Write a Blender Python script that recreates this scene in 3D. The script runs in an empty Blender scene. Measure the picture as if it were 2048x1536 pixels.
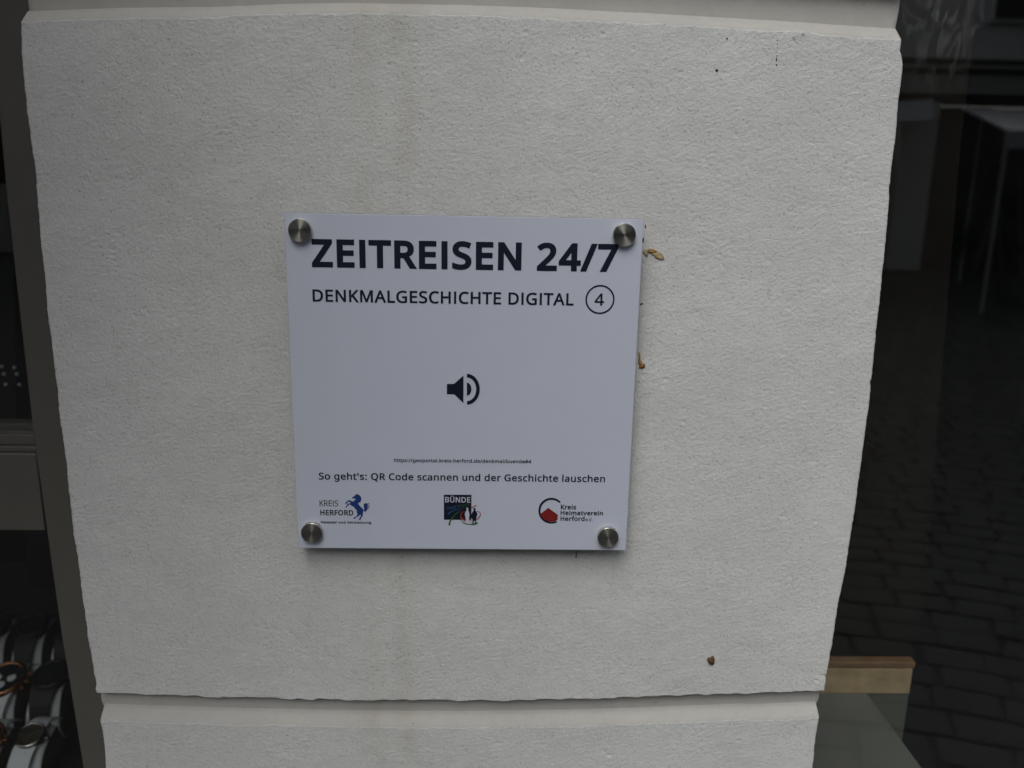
import bpy, bmesh, math, random, json
import numpy as np
from mathutils import Vector, Matrix
R = math.radians
random.seed(4); rng = np.random.default_rng(7)
sc = bpy.context.scene
COL = sc.collection

# ---------------------------------------------------------------- camera, light, exposure
F, PITCH, YAW, ROLL = 1688.275, 0.2335746, 0.0285211, 0.0192723
CAM = np.array([0.0143954, -0.4789468, 0.1181686])
def cam_axes():
    cp, sp = math.cos(PITCH), math.sin(PITCH); cy, sy = math.cos(YAW), math.sin(YAW); cr, sr = math.cos(ROLL), math.sin(ROLL)
    A = np.array([[1, 0, 0], [0, 0, -1], [0, 1, 0]], float)
    Y = np.array([[cy, 0, -sy], [0, 1, 0], [sy, 0, cy]]); P = np.array([[1, 0, 0], [0, cp, -sp], [0, sp, cp]]); Q = np.array([[cr, -sr, 0], [sr, cr, 0], [0, 0, 1]])
    return Q @ P @ Y @ A
AX = cam_axes()
cd = bpy.data.cameras.new('camera'); cam = bpy.data.objects.new('camera', cd); COL.objects.link(cam); sc.camera = cam
cd.sensor_width = 36; cd.lens = F / 2048 * 36; cd.clip_start = 0.01; cd.clip_end = 500
mw = Matrix.Identity(4)
for i in range(3):
    mw[i][0] = AX[0][i]; mw[i][1] = -AX[1][i]; mw[i][2] = -AX[2][i]; mw[i][3] = CAM[i]
cam.matrix_world = mw
cd.dof.use_dof = True; cd.dof.focus_distance = 0.49; cd.dof.aperture_fstop = 10

SUN_EL, SUN_AZ = 51, 196          # high in front of the wall
w = bpy.data.worlds.new('World'); sc.world = w; w.use_nodes = True
nt = w.node_tree; bg = nt.nodes['Background']
sky = nt.nodes.new('ShaderNodeTexSky'); sky.sky_type = 'NISHITA'; sky.sun_disc = False
sky.sun_elevation = R(SUN_EL); sky.sun_rotation = R(SUN_AZ); sky.dust_density = 4; sky.air_density = 1.0; sky.ozone_density = 1
hs = nt.nodes.new('ShaderNodeHueSaturation'); hs.inputs['Saturation'].default_value = 0.30
nt.links.new(sky.outputs[0], hs.inputs['Color']); nt.links.new(hs.outputs[0], bg.inputs[0]); bg.inputs[1].default_value = 0.10
sd = bpy.data.lights.new('overcast_sun', 'SUN'); sd.energy = 1.15; sd.angle = R(40); sd.color = (1, 0.985, 0.96)
so = bpy.data.objects.new('overcast_sun', sd); COL.objects.link(so)
dv = Vector((math.sin(R(SUN_AZ)) * math.cos(R(SUN_EL)), math.cos(R(SUN_AZ)) * math.cos(R(SUN_EL)), math.sin(R(SUN_EL))))
so.rotation_euler = dv.to_track_quat('Z', 'Y').to_euler()
sc.view_settings.view_transform = 'Standard'; sc.view_settings.look = 'None'; sc.view_settings.gamma = 1
sc.view_settings.use_curve_mapping = False; sc.view_settings.exposure = 0.0
sc.cycles.max_bounces = 8; sc.cycles.transparent_max_bounces = 12

# ---------------------------------------------------------------- helpers
WALL = 0.013      # front of the plaster; the sign's face is Y = 0
PANE = 0.09       # front of the glass on both sides
GROUND = -1.45
def ray(px, py): return np.array([(px - 1024) / F, (py - 768) / F, 1.0]) @ AX
def at(px, py, Y):
    d = ray(px, py); return CAM + d * ((Y - CAM[1]) / d[1])
def atz(px, py, Z):
    d = ray(px, py); return CAM + d * ((Z - CAM[2]) / d[2])
def across(px, py, D):            # the thing across the street whose reflection stands there in the right-hand pane
    p = at(px, py, 2 * PANE + D); return np.array([p[0], -D, p[2]])

def mat(name, col, rough=0.6, metal=0.0, spec=0.5, bump=None, var=None, alpha=None):
    m = bpy.data.materials.new(name); m.use_nodes = True; n = m.node_tree; b = n.nodes['Principled BSDF']
    b.inputs['Base Color'].default_value = (*col, 1); b.inputs['Roughness'].default_value = rough
    b.inputs['Metallic'].default_value = metal; b.inputs['Specular IOR Level'].default_value = spec
    tc = n.nodes.new('ShaderNodeTexCoord')
    if var:       # (scale, amount): soft mottling of the colour
        t = n.nodes.new('ShaderNodeTexNoise'); t.inputs['Scale'].default_value = var[0]; t.inputs['Detail'].default_value = 5
        n.links.new(tc.outputs['Object'], t.inputs['Vector'])
        r = n.nodes.new('ShaderNodeMapRange'); r.inputs['From Min'].default_value = 0.3; r.inputs['From Max'].default_value = 0.7
        r.inputs['To Min'].default_value = 1 - var[1]; r.inputs['To Max'].default_value = 1 + var[1]; n.links.new(t.outputs[0], r.inputs[0])
        mx = n.nodes.new('ShaderNodeVectorMath'); mx.operation = 'SCALE'; mx.inputs[0].default_value = col
        n.links.new(r.outputs[0], mx.inputs['Scale']); n.links.new(mx.outputs[0], b.inputs['Base Color'])
    if bump:      # (scale, height)
        t = n.nodes.new('ShaderNodeTexNoise'); t.inputs['Scale'].default_value = bump[0]; t.inputs['Detail'].default_value = 4
        n.links.new(tc.outputs['Object'], t.inputs['Vector'])
        bp = n.nodes.new('ShaderNodeBump'); bp.inputs['Distance'].default_value = bump[1]; bp.inputs['Strength'].default_value = 1
        n.links.new(t.outputs[0], bp.inputs['Height']); n.links.new(bp.outputs[0], b.inputs['Normal'])
    return m

def link(name, me, m=None, parent=None, loc=None, smooth=False):
    o = bpy.data.objects.new(name, me); COL.objects.link(o)
    if m is not None and me is not None:
        for k in (m if isinstance(m, (list, tuple)) else [m]): me.materials.append(k)
    if parent is not None: o.parent = parent
    if loc is not None: o.location = loc
    if smooth and me is not None: me.polygons.foreach_set('use_smooth', [True] * len(me.polygons))
    return o
def tag(o, label=None, cat=None, group=None, kind=None):
    if label: o['label'] = label
    if cat: o['category'] = cat
    if group: o['group'] = group
    if kind: o['kind'] = kind
    return o
def empty(name, loc=(0, 0, 0), rot=None, parent=None):
    o = bpy.data.objects.new(name, None); COL.objects.link(o); o.location = loc; o.empty_display_size = 0.05
    if rot: o.rotation_euler = rot
    if parent: o.parent = parent
    return o
def bm_mesh(bm, name='mesh'):
    me = bpy.data.meshes.new(name); bm.to_mesh(me); bm.free(); return me
def box_bm(x0, x1, y0, y1, z0, z1, bev=0.0, bm=None, seg=2):
    own = bm is None
    b = bmesh.new()
    vs = [b.verts.new((x, y, z)) for x in (x0, x1) for y in (y0, y1) for z in (z0, z1)]
    for f in ((0, 1, 3, 2), (4, 6, 7, 5), (0, 4, 5, 1), (2, 3, 7, 6), (0, 2, 6, 4), (1, 5, 7, 3)): b.faces.new([vs[i] for i in f])
    if bev: bmesh.ops.bevel(b, geom=b.edges[:], offset=bev, segments=seg, affect='EDGES', profile=0.5)
    bmesh.ops.recalc_face_normals(b, faces=b.faces)
    if own: return b
    me = bpy.data.meshes.new('t'); b.to_mesh(me); b.free(); bm.from_mesh(me); bpy.data.meshes.remove(me); return bm
def box(name, x0, x1, y0, y1, z0, z1, m, parent=None, bev=0.0):
    return link(name, bm_mesh(box_bm(x0, x1, y0, y1, z0, z1, bev)), m, parent)
def poly_solid(name, front, depth, m, parent=None):   # front: list of points; depth: vector
    d = Vector(depth); b = bmesh.new(); A = [b.verts.new(Vector(p)) for p in front]; B = [b.verts.new(Vector(p) + d) for p in front]
    b.faces.new(A); b.faces.new(B[::-1]); n = len(A)
    for i in range(n): b.faces.new((A[i], B[i], B[(i + 1) % n], A[(i + 1) % n]))
    bmesh.ops.recalc_face_normals(b, faces=b.faces)
    return link(name, bm_mesh(b), m, parent)
def tube_bm(pts, r, n=8, bm=None):
    b = bm or bmesh.new(); rings = []
    for i, p in enumerate(pts):
        p = Vector(p); t = (Vector(pts[min(i + 1, len(pts) - 1)]) - Vector(pts[max(i - 1, 0)])).normalized()
        u = t.orthogonal().normalized(); v = t.cross(u); rr = r[i] if isinstance(r, (list, tuple)) else r
        rings.append([b.verts.new(p + (u * math.cos(2 * math.pi * k / n) + v * math.sin(2 * math.pi * k / n)) * rr) for k in range(n)])
    for a, c in zip(rings, rings[1:]):
        for k in range(n): b.faces.new((a[k], a[(k + 1) % n], c[(k + 1) % n], c[k]))
    b.faces.new(rings[0][::-1]); b.faces.new(rings[-1]); return b
def lathe_bm(prof, n=48):         # prof: list of (radius, z); axis = local Z
    b = bmesh.new(); rings = []
    for r, z in prof:
        rings.append([b.verts.new((0, 0, z))] if r < 1e-7 else [b.verts.new((r * math.cos(2 * math.pi * k / n), r * math.sin(2 * math.pi * k / n), z)) for k in range(n)])
    for a, c in zip(rings, rings[1:]):
        for k in range(n):
            k2 = (k + 1) % n
            if len(a) == 1 and len(c) == 1: continue
            if len(a) == 1: b.faces.new((a[0], c[k], c[k2]))
            elif len(c) == 1: b.faces.new((a[k], a[k2], c[0]))
            else: b.faces.new((a[k], a[k2], c[k2], c[k]))
    bmesh.ops.recalc_face_normals(b, faces=b.faces); return b

# ---------------------------------------------------------------- materials
def plaster(name, col, grain, streak=True):
    m = bpy.data.materials.new(name); m.use_nodes = True; n = m.node_tree; L = n.links; b = n.nodes['Principled BSDF']
    b.inputs['Roughness'].default_value = 0.85; b.inputs['Specular IOR Level'].default_value = 0.25
    tc = n.nodes.new('ShaderNodeTexCoord'); P = tc.outputs['Object']
    def noise(scale, det=4, vec=P, rough=0.55):
        t = n.nodes.new('ShaderNodeTexNoise'); t.inputs['Scale'].default_value = scale; t.inputs['Detail'].default_value = det; t.inputs['Roughness'].default_value = rough
        L.new(vec, t.inputs['Vector']); return t.outputs[0]
    def rng_(v, a, c, lo, hi):
        r = n.nodes.new('ShaderNodeMapRange'); L.new(v, r.inputs[0])
        for k, x in zip(('From Min', 'From Max', 'To Min', 'To Max'), (a, c, lo, hi)): r.inputs[k].default_value = x
        return r.outputs[0]
    def math_(op, a, c):
        q = n.nodes.new('ShaderNodeMath'); q.operation = op
        for i, v in enumerate((a, c)):
            if isinstance(v, (int, float)): q.inputs[i].default_value = v
            else: L.new(v, q.inputs[i])
        return q.outputs[0]
    f = rng_(noise(14), 0.3, 0.7, 0.95, 1.04)                     # cloudy unevenness of the paint
    f = math_('MULTIPLY', f, rng_(noise(160, 5), 0.3, 0.7, 0.96, 1.03))
    v = n.nodes.new('ShaderNodeTexVoronoi'); v.inputs['Scale'].default_value = 130; L.new(P, v.inputs['Vector'])   # sparse dirt specks
    sp = math_('MULTIPLY', rng_(v.outputs['Distance'], 0.06, 0.11, 1, 0), rng_(v.outputs['Color'], 0.72, 0.76, 0, 1))
    sp = math_('MULTIPLY', sp, 0.4 if grain else 0.3)
    f = math_('MULTIPLY', f, math_('SUBTRACT', 1.0, sp))
    v2 = n.nodes.new('ShaderNodeTexVoronoi'); v2.inputs['Scale'].default_value = 430; L.new(P, v2.inputs['Vector'])
    sp2 = math_('MULTIPLY', rng_(v2.outputs['Distance'], 0.14, 0.3, 1, 0), rng_(v2.outputs['Color'], 0.5, 0.8, 0, 1))
    f = math_('MULTIPLY', f, math_('SUBTRACT', 1.0, math_('MULTIPLY', sp2, 0.44 if grain else 0.12)))
    cc = n.nodes.new('ShaderNodeVectorMath'); cc.operation = 'SCALE'; cc.inputs[0].default_value = col; L.new(f, cc.inputs['Scale'])
    out = cc.outputs[0]
    if streak:                                                    # an old run of water down the pier, behind the sign
        sx = n.nodes.new('ShaderNodeSeparateXYZ'); L.new(P, sx.inputs[0])
        wob = rng_(noise(9, 3), 0, 1, -0.012, 0.012)
        dx = math_('ABSOLUTE', math_('ADD', math_('ADD', sx.outputs[0], 0.036), wob), 0)
        band = rng_(dx, 0.001, 0.011, 1, 0)
        dx2 = math_('ABSOLUTE', math_('ADD', math_('ADD', sx.outputs[0], 0.056), wob), 0)
        band = math_('MAXIMUM', band, math_('MULTIPLY', rng_(dx2, 0.001, 0.014, 1, 0), 0.6))
        band = math_('MULTIPLY', band, rng_(noise(45, 5), 0.35, 0.65, 0.25, 1.0))
        mx = n.nodes.new('ShaderNodeMix'); mx.data_type = 'RGBA'; mx.blend_type = 'MULTIPLY'
        L.new(math_('MULTIPLY', band, 0.6), mx.inputs[0]); L.new(out, mx.inputs[6]); mx.inputs[7].default_value = (0.84, 0.80, 0.70, 1)
        out = mx.outputs[2]
    L.new(out, b.inputs['Base Color'])
    bp = n.nodes.new('ShaderNodeBump'); bp.inputs['Strength'].default_value = 1; bp.inputs['Distance'].default_value = 0.0007 if grain else 0.00012
    h = math_('ADD', math_('MULTIPLY', noise(520, 3), 0.6), math_('MULTIPLY', noise(1300, 2), 0.4))
    L.new(h, bp.inputs['Height']); L.new(bp.outputs[0], b.inputs['Normal'])
    return m
M_PL = plaster('rough_plaster', (0.625, 0.636, 0.625), True)
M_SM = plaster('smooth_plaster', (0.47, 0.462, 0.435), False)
M_FR = mat('taupe_frame_paint', (0.116, 0.111, 0.098), 0.5, bump=(300, 0.0001), var=(30, 0.05))
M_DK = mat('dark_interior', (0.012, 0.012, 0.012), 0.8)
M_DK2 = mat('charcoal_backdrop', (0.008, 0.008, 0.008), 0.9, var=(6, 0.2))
M_NAVY = mat('navy_print', (0.008, 0.011, 0.024), 0.45, spec=0.3)
M_BLK = mat('black_print', (0.015, 0.015, 0.016), 0.45)
M_WHT = mat('white_print', (0.55, 0.56, 0.66), 0.45)
M_RED = mat('red_print', (0.21, 0.015, 0.015), 0.45)
M_RED2 = mat('bright_red_print', (0.32, 0.03, 0.02), 0.45)
M_BLUE = mat('blue_print', (0.012, 0.045, 0.19), 0.45)
M_BLUE2 = mat('light_blue_print', (0.03, 0.09, 0.22), 0.45)
M_GRN = mat('green_print', (0.03, 0.13, 0.03), 0.45)
M_GRN2 = mat('dark_green_print', (0.02, 0.07, 0.025), 0.45)
M_SIGN = mat('white_sign_board', (0.55, 0.59, 0.69), 0.42, spec=0.35, bump=(900, 0.00003), var=(40, 0.012))
M_EDGE = mat('sign_board_edge', (0.07, 0.07, 0.075), 0.5)
def glass(name, smears):
    m = bpy.data.materials.new(name); m.use_nodes = True; n = m.node_tree; L = n.links; n.nodes.clear()
    out = n.nodes.new('ShaderNodeOutputMaterial'); tr = n.nodes.new('ShaderNodeBsdfTransparent'); tr.inputs[0].default_value = (0.90, 0.93, 0.91, 1)
    gl = n.nodes.new('ShaderNodeBsdfGlossy'); gl.inputs['Roughness'].default_value = 0.012; fr = n.nodes.new('ShaderNodeFresnel'); fr.inputs[0].default_value = 2.2   # two sheets, four reflecting faces
    geo = n.nodes.new('ShaderNodeNewGeometry'); ior = n.nodes.new('ShaderNodeMapRange'); L.new(geo.outputs['Backfacing'], ior.inputs[0])
    ior.inputs['To Min'].default_value = 2.2; ior.inputs['To Max'].default_value = 1 / 2.2; L.new(ior.outputs[0], fr.inputs[0])   # a thin pane reflects alike from both sides
    mx = n.nodes.new('ShaderNodeMixShader'); L.new(fr.outputs[0], mx.inputs[0]); L.new(tr.outputs[0], mx.inputs[1]); L.new(gl.outputs[0], mx.inputs[2])
    cur = mx.outputs[0]
    tc = n.nodes.new('ShaderNodeTexCoord')
    di = n.nodes.new('ShaderNodeBsdfDiffuse'); di.inputs[0].default_value = (0.45, 0.46, 0.48, 1)
    def dust(scale, lo, hi, amt, mask=None):
        mp = n.nodes.new('ShaderNodeMapping'); mp.inputs['Scale'].default_value = scale; L.new(tc.outputs['Object'], mp.inputs[0])
        t = n.nodes.new('ShaderNodeTexNoise'); t.inputs['Scale'].default_value = 1; t.inputs['Detail'].default_value = 6; t.inputs['Distortion'].default_value = 1.6; L.new(mp.outputs[0], t.inputs['Vector'])
        r = n.nodes.new('ShaderNodeMapRange'); L.new(t.outputs[0], r.inputs[0])
        for k, x in zip(('From Min', 'From Max', 'To Min', 'To Max'), (lo, hi, 0, amt)): r.inputs[k].default_value = x
        v = r.outputs[0]
        if mask is not None:
            q = n.nodes.new('ShaderNodeMath'); q.operation = 'MULTIPLY'; L.new(v, q.inputs[0]); L.new(mask, q.inputs[1]); v = q.outputs[0]
        return v
    fac = dust((25, 25, 25), 0.3, 0.8, 0.006)
    if smears:    # wiped dust smears high up beside the pier
        mp = n.nodes.new('ShaderNodeMapping'); mp.inputs['Location'].default_value = (-0.297 / 0.04, 0, -0.225 / 0.05)
        mp.inputs['Scale'].default_value = (1 / 0.04, 0, 1 / 0.05); L.new(tc.outputs['Object'], mp.inputs[0])
        g = n.nodes.new('ShaderNodeTexGradient'); g.gradient_type = 'SPHERICAL'; L.new(mp.outputs[0], g.inputs[0])
        s = dust((95, 1, 42), 0.46, 0.72, 0.22, g.outputs[1] if len(g.outputs) > 1 else g.outputs[0])
        a = n.nodes.new('ShaderNodeMath'); a.operation = 'ADD'; L.new(fac, a.inputs[0]); L.new(s, a.inputs[1]); fac = a.outputs[0]
    m2 = n.nodes.new('ShaderNodeMixShader'); L.new(fac, m2.inputs[0]); L.new(cur, m2.inputs[1]); L.new(di.outputs[0], m2.inputs[2])
    L.new(m2.outputs[0], out.inputs[0]); return m
M_GLASS = glass('shop_glass', False); M_GLASS2 = glass('shop_glass_smeared', True)
M_CLEAR = bpy.data.materials.new('glass_back_face'); M_CLEAR.use_nodes = True
_n = M_CLEAR.node_tree; _n.nodes.clear(); _o = _n.nodes.new('ShaderNodeOutputMaterial'); _t = _n.nodes.new('ShaderNodeBsdfTransparent'); _n.links.new(_t.outputs[0], _o.inputs[0])

# ---------------------------------------------------------------- the plaster pier with its joints
XL = [(-0.6, -0.2357), (-0.2430, -0.2357), (-0.2330, -0.2366), (-0.2260, -0.2390), (-0.2152, -0.2388), (-0.2140, -0.2371), (-0.2060, -0.2371), (-0.1916, -0.2373), (-0.1773, -0.2382), (-0.1624, -0.2387), (-0.1423, -0.2392), (-0.1252, -0.2394), (-0.0901, -0.2408),
      (-0.056, -0.2406), (-0.0276, -0.241), (0.0, -0.241), (0.0328, -0.2416), (0.1039, -0.2407), (0.1257, -0.2397), (0.1588, -0.2406), (0.1755, -0.2406), (0.1953, -0.2399), (0.21, -0.2385), (0.6, -0.236)]
XR = [(-0.6, 0.2371), (-0.2502, 0.2371), (-0.2330, 0.2380), (-0.2260, 0.2402), (-0.2152, 0.2398), (-0.2140, 0.2393), (-0.2039, 0.2394), (-0.1828, 0.2405), (-0.1647, 0.2415), (-0.1443, 0.2422), (-0.1218, 0.2437), (-0.0892, 0.2448), (-0.0698, 0.2451),
      (-0.0451, 0.2455), (-0.0061, 0.2461), (0.0352, 0.2452), (0.0526, 0.2449), (0.07, 0.2445), (0.0863, 0.2444), (0.1063, 0.244), (0.1337, 0.2426), (0.1514, 0.243), (0.1676, 0.2424), (0.1921, 0.2421), (0.2, 0.2397), (0.21, 0.2395), (0.222, 0.2405), (0.6, 0.238)]
def interp(T, z): return np.interp(z, [t[0] for t in T], [t[1] for t in T])
xk = np.linspace(-0.3, 0.3, 241)
def smooth_rand(n, scale, amp):
    f = np.fft.rfftfreq(n); s = rng.normal(size=len(f)) + 1j * rng.normal(size=len(f)); s *= np.exp(-(f * scale) ** 2); s[0] = 0
    v = np.fft.irfft(s, n); return v / v.std() * amp
chips_low = np.minimum(smooth_rand(241, 4, 0.0005), 0.0004); chips_up = smooth_rand(241, 5, 0.0003)
JB = [(-0.24, -0.2084), (-0.1839, -0.2104), (-0.1334, -0.2119), (-0.0857, -0.2127), (-0.0381, -0.2133), (0.0, -0.2135), (0.05, -0.2127), (0.0905, -0.2117), (0.1309, -0.2099), (0.1633, -0.2083), (0.2039, -0.2072), (0.2395, -0.2053)]
def z_low(x):  return np.interp(x, [a for a, b in JB], [b for a, b in JB])        # lower arris of the middle block
JT = [(-0.2384, 0.1975), (-0.1864, 0.2005), (-0.1344, 0.2022), (-0.0949, 0.2047), (-0.0637, 0.2058), (0.0, 0.2062), (0.05, 0.2056), (0.1, 0.2043), (0.17, 0.2022), (0.2389, 0.1995)]
def z_up(x):   return np.interp(x, [a for a, b in JT], [b for a, b in JT])        # upper front edge of the middle block
G, GU, DEP, CH = 0.020, 0.027, 0.0085, 0.0068
# trowelled relief: oriented noise fields blended along the sweep of the trowel
NX, NZ, ST = 660, 680, 0.0008
X0, Z0 = -0.264, -0.285
kx = np.fft.fftfreq(NX, ST)[None, :]; kz = np.fft.rfftfreq(NZ, ST)[None, :]
def oriented(th, lam, an, sig=0.55):
    kx = np.fft.fftfreq(NZ, ST)[:, None]; k2 = np.fft.rfftfreq(NX, ST)[None, :]     # rows z, cols x
    a = k2 * math.cos(th) + kx * math.sin(th); c = -k2 * math.sin(th) + kx * math.cos(th)
    k = np.sqrt((a * an) ** 2 + c ** 2) + 1e-9
    amp = np.exp(-(np.log(k * lam) / sig) ** 2)
    s = np.fft.rfft2(rng.normal(size=(NZ, NX))) * amp
    v = np.fft.irfft2(s, (NZ, NX)); return v / v.std()
gx = X0 + np.arange(NX) * ST; gz = Z0 + np.arange(NZ) * ST; GX, GZ = np.meshgrid(gx, gz)
angs = [-35, -18, 0, 18, 35]
th = np.where(GX < 0, 130 * (GZ + 0.03) * np.clip(-GX / 0.12, 0, 1), -20 * np.clip(GX / 0.08, 0, 1) * (1 + 0 * GZ) - 6 * np.sin(GZ * 14))
th = np.clip(th + 7 * oriented(0, 0.09, 1), -35, 35)
H = np.zeros((NZ, NX))
for i, a in enumerate(angs):
    wgt = np.clip(1 - np.abs(th - a) / 17.5, 0, 1)
    n1 = oriented(R(a), 0.0030, 2.6, 0.7); n2 = oriented(R(a), 0.0017, 2.0)
    H += wgt * (0.000056 * n1 - 0.00011 * np.maximum(n1 - 1.2, 0) ** 1.3 + 0.000075 * n2 - 0.00020 * np.maximum(n2 - 1.4, 0))
patch = np.clip(0.9 + 0.25 * oriented(0, 0.05, 1.4), 0.5, 1.4)
H *= patch
H += 0.00010 * oriented(0.2, 0.06, 1.2) + 0.00004 * oriented(0, 0.02, 1.3)
for k in range(1000):              # small blow holes and dents
    cx, cz = rng.uniform(X0, X0 + NX * ST), rng.uniform(Z0, Z0 + NZ * ST); r = rng.uniform(0.0004, 0.0009) * (1.6 if rng.random() < .03 else 1); d = r * rng.uniform(0.25, 0.6)
    i0, i1 = int((cz - Z0 - 4 * r) / ST), int((cz - Z0 + 4 * r) / ST) + 2; j0, j1 = int((cx - X0 - 4 * r) / ST), int((cx - X0 + 4 * r) / ST) + 2
    i0, j0 = max(i0, 0), max(j0, 0); s = (slice(i0, i1), slice(j0, j1))
    H[s] -= d * np.exp(-(((GX[s] - cx) / 1.5) ** 2 + (GZ[s] - cz) ** 2) / (r * r) * 1.2)
def relief(x, z):
    fx = np.clip((x - X0) / ST, 0, NX - 2.001); fz = np.clip((z - Z0) / ST, 0, NZ - 2.001); i = fz.astype(int); j = fx.astype(int); a = fx - j; b = fz - i
    return (H[i, j] * (1 - a) * (1 - b) + H[i, j + 1] * a * (1 - b) + H[i + 1, j] * (1 - a) * b + H[i + 1, j + 1] * a * b)
edge_l = smooth_rand(1400, 3.5, 0.00013) + np.maximum(smooth_rand(1400, 9, 0.0005) - 0.0009, 0) + smooth_rand(1400, 30, 0.00018)
edge_r = smooth_rand(1400, 3.5, 0.00010) - np.maximum(smooth_rand(1400, 9, 0.0004) - 0.0008, 0) + smooth_rand(1400, 40, 0.00015)
def block(name, zl, zt, rows, parent, chamfer_top=True):
    """zl(x), zt(x): lower arris and upper front edge; rows: v in 0..1; wraps round both corners, the soffit and the chamfered top."""
    nx = 606; rr = 0.0014
    u = np.linspace(0, 1, nx)
    # columns: side face, rounded corner, front, corner, side face
    ca = np.linspace(90, 8, 6)
    prof = []                    # each row: (kind, v)
    V = [('s', 2), ('s', 1), ('a', 60), ('a', 30)] + [('f', v) for v in rows] + [('t', 0.33), ('t', 0.66), ('t', 1.0)] + [('q', 0)]
    P = []; MI = []
    for kind, v in V:
        vv = v if kind == 'f' else (0.0 if kind in 'sa' else 1.0)
        zm = zl(0.0) * (1 - vv) + zt(0.0) * vv
        iz = np.clip((zm + 0.7) / 0.001, 0, 1398); e_l = np.interp(iz, np.arange(1400), edge_l); e_r = np.interp(iz, np.arange(1400), edge_r)
        xl = interp(XL, zm) + e_l - 0.0005; xr = interp(XR, zm) + e_r + 0.0005
        xf = xl + rr + (xr - xl - 2 * rr) * u
        zf = zl(xf) * (1 - vv) + zt(xf) * vv
        if kind in 'sa': zf = zf + np.interp(xf, xk, chips_low)
        if kind == 'f': zf = zf + np.interp(xf, xk, chips_low) * (1 - vv) ** 8 + np.interp(xf, xk, chips_up) * vv ** 8
        yf = WALL - relief(xf, zf)
        if kind == 's': zf = zf + 0.0008; yf = yf + (0.0015 if v == 1 else DEP + 0.002)
        if kind == 'a': zf = zf + 0.0008 * (1 - math.cos(R(v))); yf = yf + 0.0012 * (1 - math.sin(R(90 - v))) 
        if kind == 't': zf = zf + CH * v; yf = yf * (1 - v) + WALL * v + DEP * v
        if kind == 'q': zf = zf + CH + 0.0005; yf = yf * 0 + WALL + DEP + 0.004
        back = yf * 0
        cl = [(xl - 0.0 + 0.0, 0.14)] + [(xl + rr * (1 - math.sin(R(a))), None) for a in ca]
        row = []
        y0 = yf[0]; y1 = yf[-1]
        row.append((xl, 0.14, zf[0])); row.append((xl, y0 + 0.02, zf[0]))
        for a in ca: row.append((xl + rr * (1 - math.sin(R(a))), y0 + rr * (1 - math.cos(R(a))), zf[0]))
        # ca runs 90 -> 8: sin90 = 1 gives x = xl, y = y0+rr
        row += list(zip(xf, yf, zf))
        for a in ca[::-1]: row.append((xr - rr * (1 - math.sin(R(a))), y1 + rr * (1 - math.cos(R(a))), zf[-1]))
        row.append((xr, y1 + 0.02, zf[-1])); row.append((xr, 0.14, zf[-1]))
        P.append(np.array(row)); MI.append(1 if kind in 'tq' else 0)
    P = np.array(P); nr, nc, _ = P.shape
    me = bpy.data.meshes.new(name)
    idx = np.arange(nr * nc).reshape(nr, nc)
    q = np.stack([idx[:-1, :-1], idx[:-1, 1:], idx[1:, 1:], idx[1:, :-1]], -1).reshape(-1, 4)
    me.vertices.add(nr * nc); me.vertices.foreach_set('co', P.reshape(-1))
    me.loops.add(q.size); me.loops.foreach_set('vertex_index', q.reshape(-1).astype(np.int32))
    me.polygons.add(len(q)); me.polygons.foreach_set('loop_start', np.arange(0, q.size, 4, dtype=np.int32)); me.polygons.foreach_set('loop_total', np.full(len(q), 4, dtype=np.int32))
    me.update(calc_edges=True); me.validate()
    o = link(name, me, [M_PL, M_SM], parent, smooth=True)
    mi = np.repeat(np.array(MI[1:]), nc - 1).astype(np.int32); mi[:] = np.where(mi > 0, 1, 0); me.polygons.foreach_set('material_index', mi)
    return o
shop = tag(empty('shop_building', (0, 0, 0)), 'cream plastered shop pier with horizontal joints between two dark shop windows', 'building')
block('plaster_block', z_low, z_up, np.linspace(0, 1, 520), shop)
lo_top = lambda x: z_low(x) - G; lo_bot = lambda x: z_low(x) * 0 - 0.645
rows = np.concatenate([np.linspace(0, 0.84, 40), np.linspace(0.845, 1, 90)])
block('plaster_block', lo_bot, lo_top, rows, shop)
up_bot = lambda x: z_up(x) + GU; up_top = lambda x: z_up(x) * 0 + 0.64
rows = np.concatenate([np.linspace(0, 0.08, 60), np.linspace(0.09, 1, 40)])
block('plaster_block', up_bot, up_top, rows, shop)
def joint(zl, zt, parent):        # the recessed back of a joint
    xs = np.linspace(0, 1, 200); b = bmesh.new(); rws = []
    for v in np.linspace(-0.15, 1.25, 14):
        r = []
        zm = zl(0.0) * (1 - v) + zt(0.0) * v
        xl = interp(XL, zm) + 0.0008; xr = interp(XR, zm) - 0.0008
        for u in xs:
            x = xl + (xr - xl) * u; z = float(zl(x) * (1 - v) + zt(x) * v)
            r.append(b.verts.new((x, WALL + DEP - float(relief(np.array([x]), np.array([z]))[0]) * 0.6, z)))
        x0, x1 = r[0].co.copy(), r[-1].co.copy()
        r = [b.verts.new((x0.x - 0.0012, 0.139, x0.z)), b.verts.new((x0.x - 0.0012, x0.y + 0.0015, x0.z))] + r + [b.verts.new((x1.x + 0.0012, x1.y + 0.0015, x1.z)), b.verts.new((x1.x + 0.0012, 0.139, x1.z))]
        rws.append(r)
    for a, c in zip(rws, rws[1:]):
        for k in range(len(a) - 1): b.faces.new((a[k], a[k + 1], c[k + 1], c[k]))
    bmesh.ops.recalc_face_normals(b, faces=b.faces)
    link('joint', bm_mesh(b), M_SM, parent, smooth=True)
joint(lambda x: z_low(x) - G, z_low, shop); joint(z_up, lambda x: z_up(x) + GU, shop)
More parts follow.
